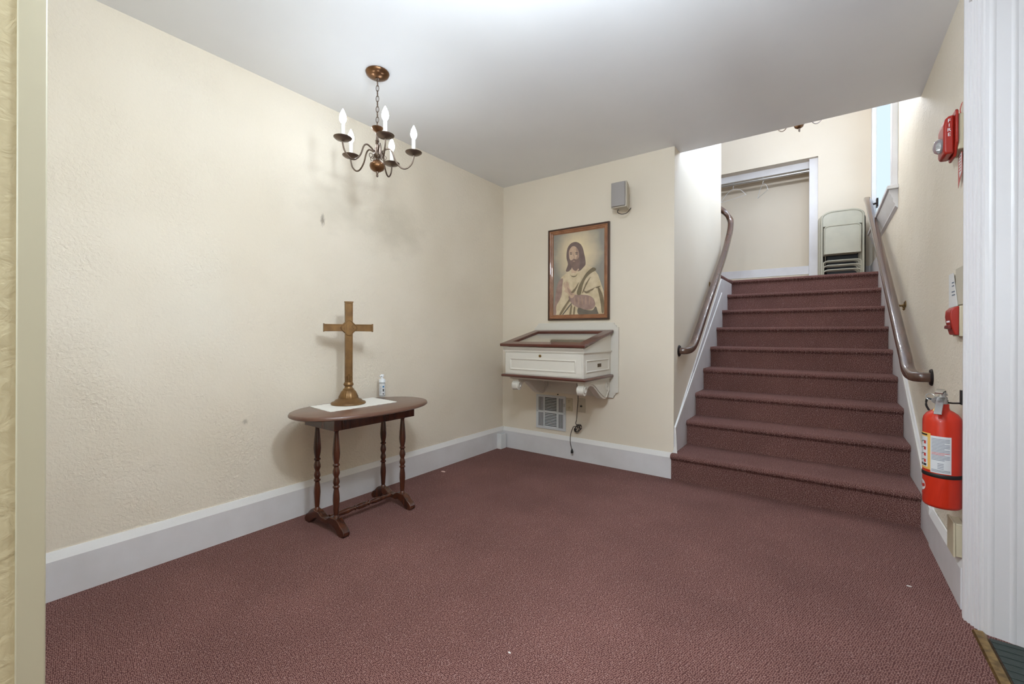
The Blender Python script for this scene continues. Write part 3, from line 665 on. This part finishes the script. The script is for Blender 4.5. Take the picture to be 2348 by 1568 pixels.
# ------------------------------------------------------------------ wall speaker
T = thing('wall_speaker', 'small putty wall speaker with grey grille mounted above the framed picture', 'speaker', (-1.43, YB, 2.4))
g = G(); g.prism([(-1.505, 3.55), (-1.508, 3.545), (-1.37, 3.545), (-1.367, 3.55), (-1.39, 3.655), (-1.48, 3.655)], 'z', 2.295, 2.515); g.build('cabinet', spk_case, T, bevel=.006)
g = G(); g.prism([(-1.500, 3.5445), (-1.498, 3.528), (-1.474, 3.523), (-1.403, 3.523), (-1.378, 3.528), (-1.376, 3.5445)], 'z', 2.303, 2.507); g.build('grille', spk_grey, T, bevel=.004)
g = G(); g.box(-1.455, -1.415, 3.725, YB, 2.36, 2.45); g.tube([(-1.435, 3.73, 2.40), (-1.435, 3.65, 2.41)], .010, 8); g.build('bracket', spk_case, T)
g = G(); g.tube(spline([(-1.46, 3.60, 2.30), (-1.47, 3.60, 2.272), (-1.44, 3.62, 2.255), (-1.41, 3.66, 2.27), (-1.395, 3.70, 2.31), (-1.40, 3.733, 2.33)], 6), .003, 6); g.build('cable', black, T)

# ------------------------------------------------------------------ wall-mounted display case
T = thing('display_case', 'white wall-mounted slant-top display case with mahogany moldings and scroll brackets', 'display case', (-1.96, YB, .85))
x0, x1, yf = -2.36, -1.575, 3.165
g = G()     # back board with notched corners
bx0, bx1 = -2.40, -1.505
P = []
for (sx, X) in ((1, bx1), (-1, bx0)):
    s_ = [(X, .70), (X, 1.27), (X-sx*.02, 1.275), (X-sx*.025, 1.29), (X-sx*.04, 1.295), (X-sx*.045, 1.315)]
    b_ = [(X-sx*.09, .630), (X-sx*.045, .630), (X-sx*.04, .65), (X-sx*.028, .66), (X-sx*.024, .675), (X, .68)]
    P.append(b_+s_)
poly = P[0] + P[1][::-1]
g.prism(poly, 'y', 3.713, YB); g.build('back_board', case_w, T, bevel=.002)
g = G()     # body: hollow-looking box with sloping cheeks
zb, zs = .845, 1.075
g.box(x0, x1, yf, 3.713, zb, 1.03)
g.prism([(yf, 1.03), (3.713, 1.03), (3.713, 1.215), (yf, 1.085)], 'x', x0, x0+.018); g.prism([(yf, 1.03), (3.713, 1.03), (3.713, 1.215), (yf, 1.085)], 'x', x1-.018, x1)
g.box(x0, x1, yf, yf+.018, 1.03, 1.088); g.box(x0, x1, 3.70, 3.713, 1.03, 1.21)
g.build('body', case_w, T, bevel=.0015)
g = G(); g.box(x0-.012, x1+.012, yf-.012, 3.712, 1.052, 1.062); g.box(x0-.006, x1+.006, yf-.006, 3.712, 1.044, 1.052)
g.prism([(yf-.012, 1.062), (yf-.030, 1.085), (yf-.030, 1.092), (yf, 1.092), (yf, 1.062)], 'x', x0-.012, x1+.012)
g.build('cove_molding', case_w, T)
def panel_frame_y(g, xa, xb, za_, zb_, y, wd=.016, d=.007):
    vs = []
    frame_ring(g, xa, xb, za_, zb_, [(0, 0), (0, d*.6), (wd*.4, d), (wd*.8, d*.5), (wd, 0)], y)
dr = G(); dr.box(x0+.006, x1-.012, yf-.004, yf, zb+.008, 1.042); D_ = dr.build('drawer_front', case_w, T, bevel=.001)
g = G(); panel_frame_y(g, x0+.055, x1-.065, .888, .992, yf-.004); g.build('panel_molding', case_w, D_)
g = G(); g.lathe([(.012, 0), (.012, -.005), (.008, -.007), (0, -.007)], (-1.985, yf-.004, 1.018), 18, 'y'); g.build('lock', brass, D_)
g = G()     # side panel moulding (in the x plane)
fr = [(0, 0), (0, .004), (.006, .007), (.012, .004), (.015, 0)]
vs = []; m_ = len(fr); ya, yb_, za_, zb_ = 3.205, 3.665, .888, .992
for (cy, cz, sy, sz) in ((ya, za_, 1, 1), (yb_, za_, -1, 1), (yb_, zb_, -1, -1), (ya, zb_, 1, -1)):
    for (i_, d) in fr: vs.append((x1+d, cy+sy*i_, cz+sz*i_))
fs = [(c*m_+k, c*m_+(k+1) % m_, ((c+1) % 4)*m_+(k+1) % m_, ((c+1) % 4)*m_+k) for c in range(4) for k in range(m_)]
g.add(vs, fs); g.build('side_panel_molding', case_w, T)
g = G(); g.box(x1, x1+.003, 3.43, 3.50, .925, .955); g.build('name_plate', mat('dark_bronze_plate', (92, 74, 52), .4, metal=.7), T, bevel=.001)
g = G(); g.prism([(x0-.03, yf-.03), (x1+.03, yf-.03), (x1+.03, 3.712), (x0-.03, 3.712)], 'z', .822, .845); g.build('bottom_molding', mahog, T, bevel=.009)
# lid: sloping mahogany frame round a glass pane
ly0, ly1, lz0, lz1 = yf-.045, 3.71, 1.094, 1.222
def lid_pt(x, y, h=0): t_ = (y-ly0)/(ly1-ly0); return (x, y-h*.2, lz0+(lz1-lz0)*t_+h)
lx0, lx1, fw = x0-.03, x1+.03, .062
def slab(g, xa, xb, ya_, yb2, h0, h1):
    vs = [lid_pt(x, y, h) for h in (h0, h1) for y in (ya_, yb2) for x in (xa, xb)]
    g.add(vs, [(0, 2, 3, 1), (4, 5, 7, 6), (0, 1, 5, 4), (2, 6, 7, 3), (0, 4, 6, 2), (1, 3, 7, 5)])
g = G()
ring_o = [(lx0, ly0), (lx1, ly0), (lx1, ly1), (lx0, ly1)]; ring_i = [(lx0+fw+.02, ly0+fw+.03), (lx1-fw-.02, ly0+fw+.03), (lx1-fw-.02, ly1-fw), (lx0+fw+.02, ly1-fw)]
vs = [lid_pt(x, y, h) for h in (0, .026) for ring in (ring_o, ring_i) for (x, y) in ring]
fs = []
for k in range(4):
    j = (k+1) % 4; fs += [(k, j, 4+j, 4+k), (8+k, 12+k, 12+j, 8+j), (k, 8+k, 8+j, j), (4+k, 4+j, 12+j, 12+k)]
g.add(vs, fs); Lid = g.build('lid_frame', mahog, T, bevel=.006)
g = G(); slab(g, lx0+fw+.015, lx1-fw-.015, ly0+fw+.025, ly1-fw+.004, .010, .013); g.build('glass_pane', glass, Lid, smooth=0)
g = G(); slab(g, x0+.018, x1-.018, yf+.018, 3.70, -.020, -.016); g.build('display_board', mat('cream_felt', (196, 184, 160), .9), T, smooth=0)
g = G(); slab(g, -1.84, -1.625, yf+.06, yf+.095, -.0155, .004); g.build('book_rest', mahog, T, bevel=.004)
# scroll brackets
def bracket(xa, xb, lab=None):
    P = [(3.205, .822), (3.19, .80), (3.195, .785)]
    c = (3.212, .742); r = .042
    for k in range(11): a = R(110+k*20); P.append((c[0]+r*math.cos(a)*.85, c[1]+r*math.sin(a)))
    P += [(3.262, .752), (3.285, .768), (3.32, .772), (3.37, .760), (3.43, .722), (3.50, .672), (3.56, .640), (3.62, .628), (3.66, .645), (3.69, .68), (3.713, .70), (3.713, .822)]
    g = G(); g.prism(P, 'x', xa, xb); B_ = g.build('scroll_bracket', case_w, T, smooth=30, bevel=.003)
    for xs, sg in ((xa, -1), (xb, 1)):
        g = G()
        sp1 = [(xs+sg*.003, 3.212+math.cos(t_*.5+.5)*(.036-.0024*t_), .742+math.sin(t_*.5+.5)*(.036-.0024*t_)) for t_ in range(13)]
        sp2 = [(xs+sg*.003, 3.645+math.cos(t_*.5-1.4)*(.055-.0026*t_)*.75, .735+math.sin(t_*.5-1.4)*(.058-.0027*t_)) for t_ in range(18)]
        g.tube(sp1, .005, 6, up=Vector((1, 0, 0))); g.tube(sp2, .006, 6, up=Vector((1, 0, 0)))
        g.tube(spline([(xs+sg*.003, 3.245, .768), (xs+sg*.003, 3.30, .790), (xs+sg*.003, 3.38, .775), (xs+sg*.003, 3.48, .71), (xs+sg*.003, 3.57, .662), (xs+sg*.003, 3.63, .645), (xs+sg*.003, 3.655, .68)], 5), .0045, 6, up=Vector((1, 0, 0)))
        g.build('scroll_carving', case_w, B_)
bracket(-2.30, -2.235); bracket(-1.645, -1.585)
g = G(); g.box(-2.33, -1.57, yf+.02, 3.713, .804, .822); g.build('under_molding', case_w, T, bevel=.004)

# hanging cord with bundled loops and plug
T = thing('power_cord', 'dark brown power cord hanging below the display case, bundled in a loop, with its plug', 'cord', (-1.92, 3.71, .6))
g = G(); pts = [(-1.90, 3.66, .806), (-1.898, 3.69, .70), (-1.898, 3.70, .60), (-1.906, 3.70, .48), (-1.914, 3.70, .39), (-1.915, 3.69, .355)]
lp_ = []
for k in range(34): a = k*.75; lp_.append((-1.895+.026*math.cos(a)+.010*math.sin(k), 3.692+.012*math.sin(k*1.7), .315+.036*math.sin(a+.6)+.006*math.cos(k*2)))
pts += lp_ + [(-1.93, 3.69, .33), (-1.955, 3.695, .30), (-1.972, 3.69, .24), (-1.970, 3.685, .17), (-1.955, 3.685, .11)]
g.tube(spline(pts, 4), .0034, 6); g.build('wire', mat('brown_cord', (50, 38, 30), .5), T)
g = G(); g.lathe([(.004, .03), (.008, .02), (.0125, .005), (.0125, -.012), (0, -.012)], (-1.952, 3.685, .085), 10); g.cur = 1
g.box(-1.960, -1.958, 3.683, 3.688, .050, .074); g.box(-1.947, -1.945, 3.683, 3.688, .050, .074); g.build('plug', [black, silver], T)

# floor-level vent grille
T = thing('vent_grille', 'white metal air vent grille low on the back wall under the display case', 'vent', (-2.215, YB, .43))
vx0, vx1, vz0, vz1 = -2.385, -2.045, .258, .598
g = G(); g.box(vx0+.02, vx1-.02, YB-.003, YB-.001, vz0+.02, vz1-.02); g.build('duct_shade_panel', duct_shade, T, smooth=0)  # flat dark panel painted as the shade inside the duct
g = G(); y0_, y1_ = YB-.009, YB-.004
m1, m2, mz = vx0+.095, vx1-.095, (vz0+vz1)/2
g.box(vx0, vx1, y0_, y1_, vz0, vz0+.024); g.box(vx0, vx1, y0_, y1_, vz1-.024, vz1)
for (a_, b_) in ((vz0+.024, mz-.010), (mz+.010, vz1-.024)):
    g.box(vx0, vx0+.024, y0_, y1_, a_, b_); g.box(vx1-.03, vx1, y0_, y1_, a_, b_); g.box(m1-.012, m1+.006, y0_, y1_, a_, b_); g.box(m2-.006, m2+.012, y0_, y1_, a_, b_)
g.box(vx0, vx1, y0_, y1_, mz-.010, mz+.010)
g.build('frame', grille_w, T)
g = G()
for (a_, b_) in ((vx0+.024, m1-.012), (m2+.012, vx1-.03)):
    n = 4; d = (b_-a_)/n
    for k in range(n): g.box(a_+d*k+d*.0, a_+d*k+d*.45, y0_+.001, y1_, vz0+.0242, mz-.0102), g.box(a_+d*k+d*.0, a_+d*k+d*.45, y0_+.001, y1_, mz+.0102, vz1-.0242)
for (a_, b_) in ((vz0+.024, mz-.010), (mz+.010, vz1-.024)):
    n = 9; d = (b_-a_)/n
    for k in range(n):
        zz = a_+d*k; g.add([(m1+.004, y0_, zz), (m2-.004, y0_, zz), (m2-.004, y1_+.002, zz+d*.5), (m1+.004, y1_+.002, zz+d*.5), (m1+.004, y0_+.001, zz+d*.12), (m2-.004, y0_+.001, zz+d*.12), (m2-.004, y1_+.003, zz+d*.6), (m1+.004, y1_+.003, zz+d*.6)],
              [(0, 1, 2, 3), (4, 7, 6, 5), (0, 4, 5, 1), (1, 5, 6, 2), (2, 6, 7, 3), (3, 7, 4, 0)])
g.build('slats', grille_w, T, smooth=0)
g = G(); g.box(vx1-.022, vx1-.012, y0_-.008, y0_, mz+.07, mz+.10); g.build('damper_lever', silver, T)
for p in ((vx0+.012, mz), (vx1-.012, mz)):
    g = G(); g.lathe([(.005, 0), (.004, -.002), (0, -.002)], (p[0], y0_, p[1]), 10, 'y'); g.build('screw', silver, T)

def plate(name, label, cat, xa, xb, za_, zb_, m_, parts):
    T = thing(name, label, cat, ((xa+xb)/2, YB, (za_+zb_)/2)); g = G(); g.box(xa, xb, YB-.006, YB-.0005, za_, zb_); g.build('cover', m_, T, bevel=.002)
    parts(T); return T
def op(T):
    for zz in (.558, .492):
        g = G(); g.lathe([(.017, 0), (.017, -.003), (.015, -.004), (0, -.004)], (-2.010, YB-.006, zz), 18, 'y'); r_ = g.build('socket', almond, T)
        g = G()
        for dx in (-.006, .006): g.box(-2.010+dx-.0012, -2.010+dx+.0012, YB-.0108, YB-.010, zz, zz+.009)
        g.lathe([(.0028, 0), (.0028, -.001)], (-2.010, YB-.010, zz-.008), 8, 'y'); g.build('slots', black, r_)
plate('wall_outlet', 'almond double power outlet on the back wall, right of the vent grille', 'outlet', -2.044, -1.972, .462, .588, almond, op)
def sp2_(T):
    g = G(); g.lathe([(.008, 0), (.008, -.012), (.004, -.014)], (-1.878, YB-.006, .523), 12, 'y'); g.build('jack', black, T)
plate('cover_plate', 'painted-over square cover plate with a dark jack behind the hanging cord', 'wall plate', -1.912, -1.838, .462, .596, paint_plate, sp2_)
g = G(); g.lathe([(.006, 0), (.006, -.008), (0, -.010)], (-2.135, YB-.001, .612), 12, 'y'); g.build('wall_screw', black, label='single black screw head in the wall just above the vent grille', cat='screw')

# ------------------------------------------------------------------ things on the right wall
# fire extinguisher
EX, EY, ER, EZ = .432, 2.735, .0655, .432
T = thing('fire_extinguisher', 'red fire extinguisher with paper labels hanging on the right wall beside the stairs', 'fire extinguisher', (EX, EY, EZ))
g = G(); g.lathe([(0, .006), (.03, .0), (.058, .0), (.064, .006), (ER, .014), (ER, .385), (.062, .402), (.052, .418), (.036, .430), (.026, .436), (.023, .446), (.023, .462), (0, .462)], (EX, EY, EZ), 48); g.build('cylinder', red, T, smooth=50)
g = G(); g.lathe([(.0665, .137), (.0675, .139), (.0675, .152), (.0665, .154)], (EX, EY, EZ), 48); g.build('band', black, T)
# direction to the camera and its left
fa = math.atan2(-EY, -EX)
g = G(); g.lathe([(.018, .455), (.018, .49), (.012, .50), (.012, .515)], (EX, EY, EZ), 16); V_ = g.build('valve', silver, T)
cz = EZ+.50
lv = Vector((-.30, -.95, 0)).normalized()       # levers point towards the viewer
sd = Vector((-lv.y, lv.x, 0))
def lever(pts, wd, th2):
    g = G(); g.sweep(pts, [(-wd, -th2), (wd, -th2), (wd*.9, th2), (-wd*.9, th2)]); return g
c = Vector((EX, EY, 0))
g = lever([c+Vector((0, 0, cz-.008)), c+lv*.035+Vector((0, 0, cz-.012)), c+lv*.06+Vector((0, 0, cz-.03)), c+lv*.10+Vector((0, 0, cz-.075))], .013, .002); g.build('carry_handle', silver, V_)
g = lever([c-lv*.035+Vector((0, 0, cz+.0)), c+Vector((0, 0, cz+.022)), c+lv*.035+Vector((0, 0, cz+.028)), c+lv*.075+Vector((0, 0, cz+.015))], .014, .003); g.build('squeeze_lever', chrome, V_, label='chrome top lever')
g = G(); pc = c-lv*.0+Vector((-.036, .02, cz-.012)); g.tube([pc+Vector((math.cos(a)*.016, math.sin(a)*.010, math.sin(a)*.014)) for a in [2*PI*k/16 for k in range(16)]], .0016, 6, closed=True); g.tube([pc+Vector((.014, 0, 0)), c+Vector((.005, 0, cz-.004))], .002, 6); g.build('pull_pin', silver, V_)
g = G(); g.lathe([(.014, 0), (.014, .008), (.011, .010), (0, .010)], (EX-.022, EY-.004, EZ+.475), 16, 'y'); g.tube([(EX-.012, EY, EZ+.478), (EX-.024, EY, EZ+.478)], .006); g.build('gauge', silver, V_)
g = G(); g.tube(spline([(EX-.02, EY+.012, EZ+.47), (EX-.045, EY+.02, EZ+.48), (EX-.05, EY+.022, EZ+.45), (EX-.04, EY+.02, EZ+.425)], 6), .0042, 8); g.build('nozzle', black, T)
g = G(); g.add([c+Vector((-.012, -.01, cz-.02)), c+Vector((-.004, -.014, cz-.02)), c+Vector((-.028, -.03, cz-.07)), c+Vector((-.036, -.026, cz-.07)), c+Vector((-.012, -.011, cz-.02)), c+Vector((-.004, -.015, cz-.02)), c+Vector((-.028, -.031, cz-.07)), c+Vector((-.036, -.027, cz-.07))], [(0, 1, 2, 3), (4, 7, 6, 5), (0, 4, 5, 1), (1, 5, 6, 2), (2, 6, 7, 3), (3, 7, 4, 0)]); g.build('seal_tag', label_y, V_, smooth=0)
# labels (curved onto the cylinder); a = fa is towards the camera, larger a = towards the right in the picture
g = G(); curved(g, (EX, EY), ER+.0003, fa-1.62, fa-.60, EZ+.166, EZ+.330, 14); 
g.cur = 1; curved(g, (EX, EY), ER+.0008, fa-1.56, fa-.78, EZ+.176, EZ+.312, 12); g.cur = 2
for k in range(4):
    z = EZ+.285-k*.028
    curved(g, (EX, EY), ER+.0013, fa-1.06, fa-.90, z-.006, z+.008, 3)
g.cur = 3
for k in range(4):
    z = EZ+.285-k*.028; curved(g, (EX, EY), ER+.0013, fa-1.22, fa-1.08, z+.004, z+.007, 3); curved(g, (EX, EY), ER+.0013, fa-1.40, fa-1.30, z-.002, z+.003, 3)
curved(g, (EX, EY), ER+.0013, fa-1.12, fa-.86, EZ+.180, EZ+.190, 4); curved(g, (EX, EY), ER+.0013, fa-1.40, fa-1.2, EZ+.180, EZ+.190, 4)
curved(g, (EX, EY), ER+.0013, fa-1.5, fa-.8, EZ+.318, EZ+.325, 8)
g.build('instruction_label', [label_y, label_w, ink_red, ink_blk], T)
g = G(); curved(g, (EX, EY), ER+.0004, fa-.60, fa+.46, EZ+.158, EZ+.322, 14); 
for k in range(16):
    z = EZ+.310-k*.0062; g.cur = 2 if k in (10, 11) else 1
    curved(g, (EX, EY), ER+.0009, fa-.54, fa+(.38 if k % 4 != 3 else .12), z-.0011, z+.0011, 8)
g.cur = 1
for k in range(4): curved(g, (EX, EY), ER+.0009, fa-.22, fa+.08, EZ+.200-k*.007, EZ+.2022-k*.007, 4)
for k in range(3): curved(g, (EX, EY), ER+.0009, fa-.54, fa+.40, EZ+.164+k*.004, EZ+.1655+k*.004, 8)
g.build('data_label', [label_w, ink, ink_red, ink_blk], T)
# round maker's seal on the lower left
g = G(); vs = []; n = 24
for k in range(n): a = 2*PI*k/n; an = fa-1.30+.36*math.cos(a); vs.append((EX+(ER+.0006)*math.cos(an), EY+(ER+.0006)*math.sin(an), EZ+.088+.024*math.sin(a)))
g.add(vs+[(EX+(ER+.0006)*math.cos(fa-1.30), EY+(ER+.0006)*math.sin(fa-1.30), EZ+.088)], [(k, (k+1) % n, n) for k in range(n)]); g.cur = 1; curved(g, (EX, EY), ER+.001, fa-1.28, fa-1.18, EZ+.078, EZ+.092, 3); curved(g, (EX, EY), ER+.001, fa-1.46, fa-1.36, EZ+.082, EZ+.102, 3); curved(g, (EX, EY), ER+.001, fa-1.40, fa-1.02, EZ+.050, EZ+.056, 5)
g.build('round_label', [label_w, ink_red], T)
g = G(); g.box(.499, .51, 2.775, 2.80, .89, .955); g.tube([(.503, 2.785, .896), (.47, 2.765, .896), (.445, 2.745, .900)], .004, 8); g.box(.44, .452, 2.735, 2.755, .896, .912)
g.build('wall_hook', black_metal, label='black steel wall hook carrying the fire extinguisher by its neck', cat='hook', bevel=.001)

# fire alarm strobe on a surface box
T = thing('fire_alarm', 'red fire alarm horn strobe with clear lens, high on the right wall', 'fire alarm', (XR, 2.84, 2.15))
g = G(); g.box(.484, XR, 2.757, 2.90, 2.045, 2.205); g.build('back_box', almond, T, bevel=.004)
g = G(); g.prism([(2.745, 2.075), (2.785, 2.02), (2.88, 2.02), (2.91, 2.05), (2.91, 2.20), (2.895, 2.225), (2.757, 2.225), (2.745, 2.215)], 'x', .474, .4838); g.build('face_plate', red_pl, T, bevel=.003)
g = G(); g.prism([(.4738, 2.032), (.442, 2.034), (.438, 2.05), (.438, 2.165), (.444, 2.195), (.455, 2.205), (.4738, 2.21)], 'y', 2.765, 2.89)
g.build('housing', red_pl, T, bevel=.008, smooth=50)
g = G(); g.lathe([(0, -.002), (.034, -.002), (.034, .010), (.026, .022), (.012, .028), (0, .029)][::-1], (0, 0, 0), 20, 'x')
g.v = [(.437-v[0], 2.81+v[1], 2.085+v[2]) for v in g.v]; g.build('strobe_lens', mat('clear_strobe_plastic', (225, 228, 230), .08, Transmission_Weight=.75, IOR=1.4), T)
g = G(); g.lathe([(0, 0), (.010, 0), (.022, -.004)], (.4375, 2.81, 2.085), 16, 'x'); g.build('reflector', chrome, T)
g = G()
for k, ch in enumerate('FIRE'): text_geo(g, ch, .022, (.456, 2.7642, 2.182-k*.021), (1, 0, 0), (0, 0, 1), (0, -1, 0), .001)
g.build('lettering', white_pl, T, smooth=0)
g = G()
for dy in (0, .008): g.tube(spline([(.507, 2.80+dy, 2.20), (.500, 2.81+dy, 2.235), (.506, 2.805+dy*2, 2.27)], 5), .0014, 5)
g.build('wires', pink, T)
# paper tag below
g = G(); P = [(2.835, 2.035), (2.765, 2.035), (2.765, 1.935), (2.80, 1.915), (2.835, 1.885)]
g.prism(P, 'x', .498, .4988); T2 = g.build('inspection_tag', pink, label='red-bordered white inspection tag hanging under the fire alarm', cat='tag', smooth=0)
g = G(); g.prism([(2.822, 2.030), (2.772, 2.030), (2.772, 1.942), (2.803, 1.925), (2.812, 1.96)], 'x', .4968, .4979); g.build('tag_face', paper, T2, smooth=0)
g = G()
for k in range(6): g.box(.4962, .4967, 2.776, 2.810, 2.020-k*.013, 2.016-k*.013)
g.build('print', ink_red, T2, smooth=0)

# pull station on its box
T = thing('pull_station', 'red manual fire alarm pull station on the right wall above the extinguisher', 'fire alarm pull', (XR, 2.84, 1.26))
g = G(); g.box(.490, XR, 2.757, 2.885, 1.20, 1.338); g.build('back_box', almond, T, bevel=.003)
g = G(); g.prism([(.4898, 1.205), (.475, 1.207), (.466, 1.245), (.460, 1.29), (.462, 1.318), (.474, 1.332), (.4898, 1.338)], 'y', 2.757, 2.865); g.build('housing', red_pl, T, bevel=.004, smooth=50)
g = G(); g.prism([(.468, 1.232), (.454, 1.236), (.456, 1.250), (.466, 1.252)], 'y', 2.775, 2.845); g.build('pull_handle', mat('dark_red_plastic', (110, 24, 18), .4), T, bevel=.002)
g = G()
for k in range(4): g.box(.4615, .4645, 2.785+.016*k, 2.790+.016*k, 1.264, 1.272)
g.build('print', [white_pl], T, smooth=0)
# folded paper and painted cover above it
g = G(); g.prism([(3.02, 1.505), (2.93, 1.505), (2.845, 1.342), (3.02, 1.342)], 'x', .4995, .5005); T3 = g.build('paper_card', paper, smooth=0, label='small white folded instruction paper taped above the pull station', cat='paper')
g = G()
for k, (a_, b_) in enumerate(((2.955, 2.915), (2.955, 2.912), (2.96, 2.90), (2.955, 2.895))): g.box(.4988, .4994, b_, a_, 1.455-k*.016-.012*(k > 1), 1.461-k*.016-.012*(k > 1))
g.build('print', ink, T3, smooth=0)
g = G(); g.box(.502, .5095, 2.73, 2.90, 1.345, 1.52); g.build('wall_plate', paint_plate, bevel=.003, label='cream painted blank wall plate half hidden by the door casing above the pull station', cat='wall plate')
# junction box low by the casing
T = thing('junction_box', 'beige surface junction box just above the baseboard beside the door casing', 'electrical box', (XR, 2.82, .3))
g = G(); g.box(.476, .505, 2.73, 2.845, .215, .362); g.build('box', almond, T, bevel=.003)
g = G(); g.box(.468, .4758, 2.728, 2.850, .212, .366); g.build('lid', almond, T, bevel=.002)

# ------------------------------------------------------------------ upstairs: closet, rod, hangers
g = G(); g.box(-.19, -.085, 7.56, 7.6199, ZL+.11, 3.745); g.box(-3.2, -.085, 7.66, 7.70, 3.645, 3.745); g.box(-3.2, -.19, 7.56, 7.60, ZL+.15, ZL+.27); ST(g, 'trim_4', trim_m, bevel=.003)
g = G(); g.tube([(-3.19, 7.64, 3.60), (-.087, 7.64, 3.60)], .020, 14); g.build('closet_rod', silver, label='bright metal hanging rod across the top of the closet upstairs', cat='rod')
def hanger(label, x, ry, sz):
    T = thing('wire_hanger', label, 'hanger', (x, 7.64, 3.600), 'hangers on the closet rod', 0)
    g = G(); g.tube(spline([(0, -.012, .006), (0, -.004, .0235), (0, .012, .0225), (0, .0235, .006), (0, .016, -.02), (0, .0, -.045), (0, 0, -.075)], 5), .003, 6); g.build('hook', white_pl, T, local=True)
    g = G(); g.tube(spline([(0, 0, -.075), (sz*.6, 0, -.115), (sz, 0, -.20), (sz*.9, 0, -.215), (-sz*.9, 0, -.235), (-sz, 0, -.22), (-sz*.5, 0, -.12)], 5, closed=True), .003, 6, closed=True, up=Vector((0, 1, 0))); g.build('body', white_pl, T, local=True)
    T.rotation_euler.z = ry; return T
hanger('white wire hanger turned flat to the viewer, the left one on the closet rod', -1.19, R(-20), .19)
hanger('white wire hanger seen nearly edge-on, the right one on the closet rod', -.78, R(-62), .17)

# ------------------------------------------------------------------ folding chairs
def rrect_arch(w_, z0, z1, r, x=0, n=7):
    """inverted U: up the left, rounded over, down the right"""
    P = [(-w_, z0)]
    for k in range(n+1): a = PI-k*(PI/2)/n; P.append((-w_+r+r*math.cos(a), z1-r*.6+r*.6*math.sin(a)))
    for k in range(n+1): a = PI/2-k*(PI/2)/n; P.append((w_-r+r*math.cos(a), z1-r*.6+r*.6*math.sin(a)))
    P.append((w_, z0)); return P
def folding_chair(label, loc, mt, seat_z=(.335, .70)):
    T = thing('folding_chair', label, 'chair', loc, 'folding chairs stacked upstairs'); up = Vector((0, 1, 0))
    g = G(); g.tube([(p[0], 0, p[1]) for p in rrect_arch(.215, .01, .893, .13)], .0125, 10, up=up); g.build('frame', mt, T, local=True)
    g = G(); P = rrect_arch(.203, .705, .883, .12); g.prism(P, 'y', -.004, .004); g.build('backrest', mt, T, local=True, smooth=30)
    P = rrect_arch(.186, seat_z[0], seat_z[1], .06); g = G(); g.prism(P, 'y', -.022, -.008); se = g.build('seat', mt, T, local=True, smooth=30)
    g = G(); g.tube([(p[0], -.022, p[1]) for p in P], .009, 8, closed=True, up=up); g.build('seat_rim', mt, se, local=True)
    for zt_ in (.245, .185, .125):
        g = G(); g.tube([(p[0], -.004, p[1]) for p in rrect_arch(.196, .02, zt_, .06)], .008, 8, up=up); g.build('leg_brace', mt, T, local=True)
    for s_ in (-1, 1):
        g = G(); g.lathe([(0, 0), (.016, 0), (.015, .025), (.013, .03)], (s_*.215, 0, 0), 12); g.build('rubber_foot', black, T, local=True)
    T.rotation_euler = (R(-1.5), 0, 0); return T
first = folding_chair('tan metal folding chair at the front of the folded stack on the landing', (.178, 7.06, ZL+.001), tan_metal)
for k, (dx, dy, lab) in enumerate(((-.022, .07, 'tan metal folding chair second in the folded stack, right behind the front one'), (-.034, .14, 'tan metal folding chair third in the folded stack, seen only along its left edge'))):
    c = copy_tree(first); c.location = (.178+dx, 7.06+dy, ZL+.001); c['label'] = lab
folding_chair('black folding chair at the back of the folded stack, its dark seat filling the gap', (.20, 7.27, ZL+.001), black_metal, (.03, .46))

# ------------------------------------------------------------------ crumbs on the carpet
def scrap(label, x, y, s_, m_):
    g = G(); n = 7; P = [(x+s_*(1+.4*random.random())*math.cos(2*PI*k/n), y+s_*.5*(1+.4*random.random())*math.sin(2*PI*k/n)) for k in range(n)]
    g.prism(P, 'z', .001, .003); g.build('paper_scrap', m_, smooth=0, label=label, cat='scrap', group='paper scraps on the carpet')
scrap('pinkish paper scrap on the carpet beside the left baseboard, past the table', -2.70, 2.72, .022, mat('pink_scrap', (225, 190, 180), .8))
scrap('tiny white paper scrap on the carpet near the right baseboard', .33, 2.80, .008, paper)
scrap('tiny white paper speck on the open carpet in the foreground', -.96, 1.32, .005, paper)
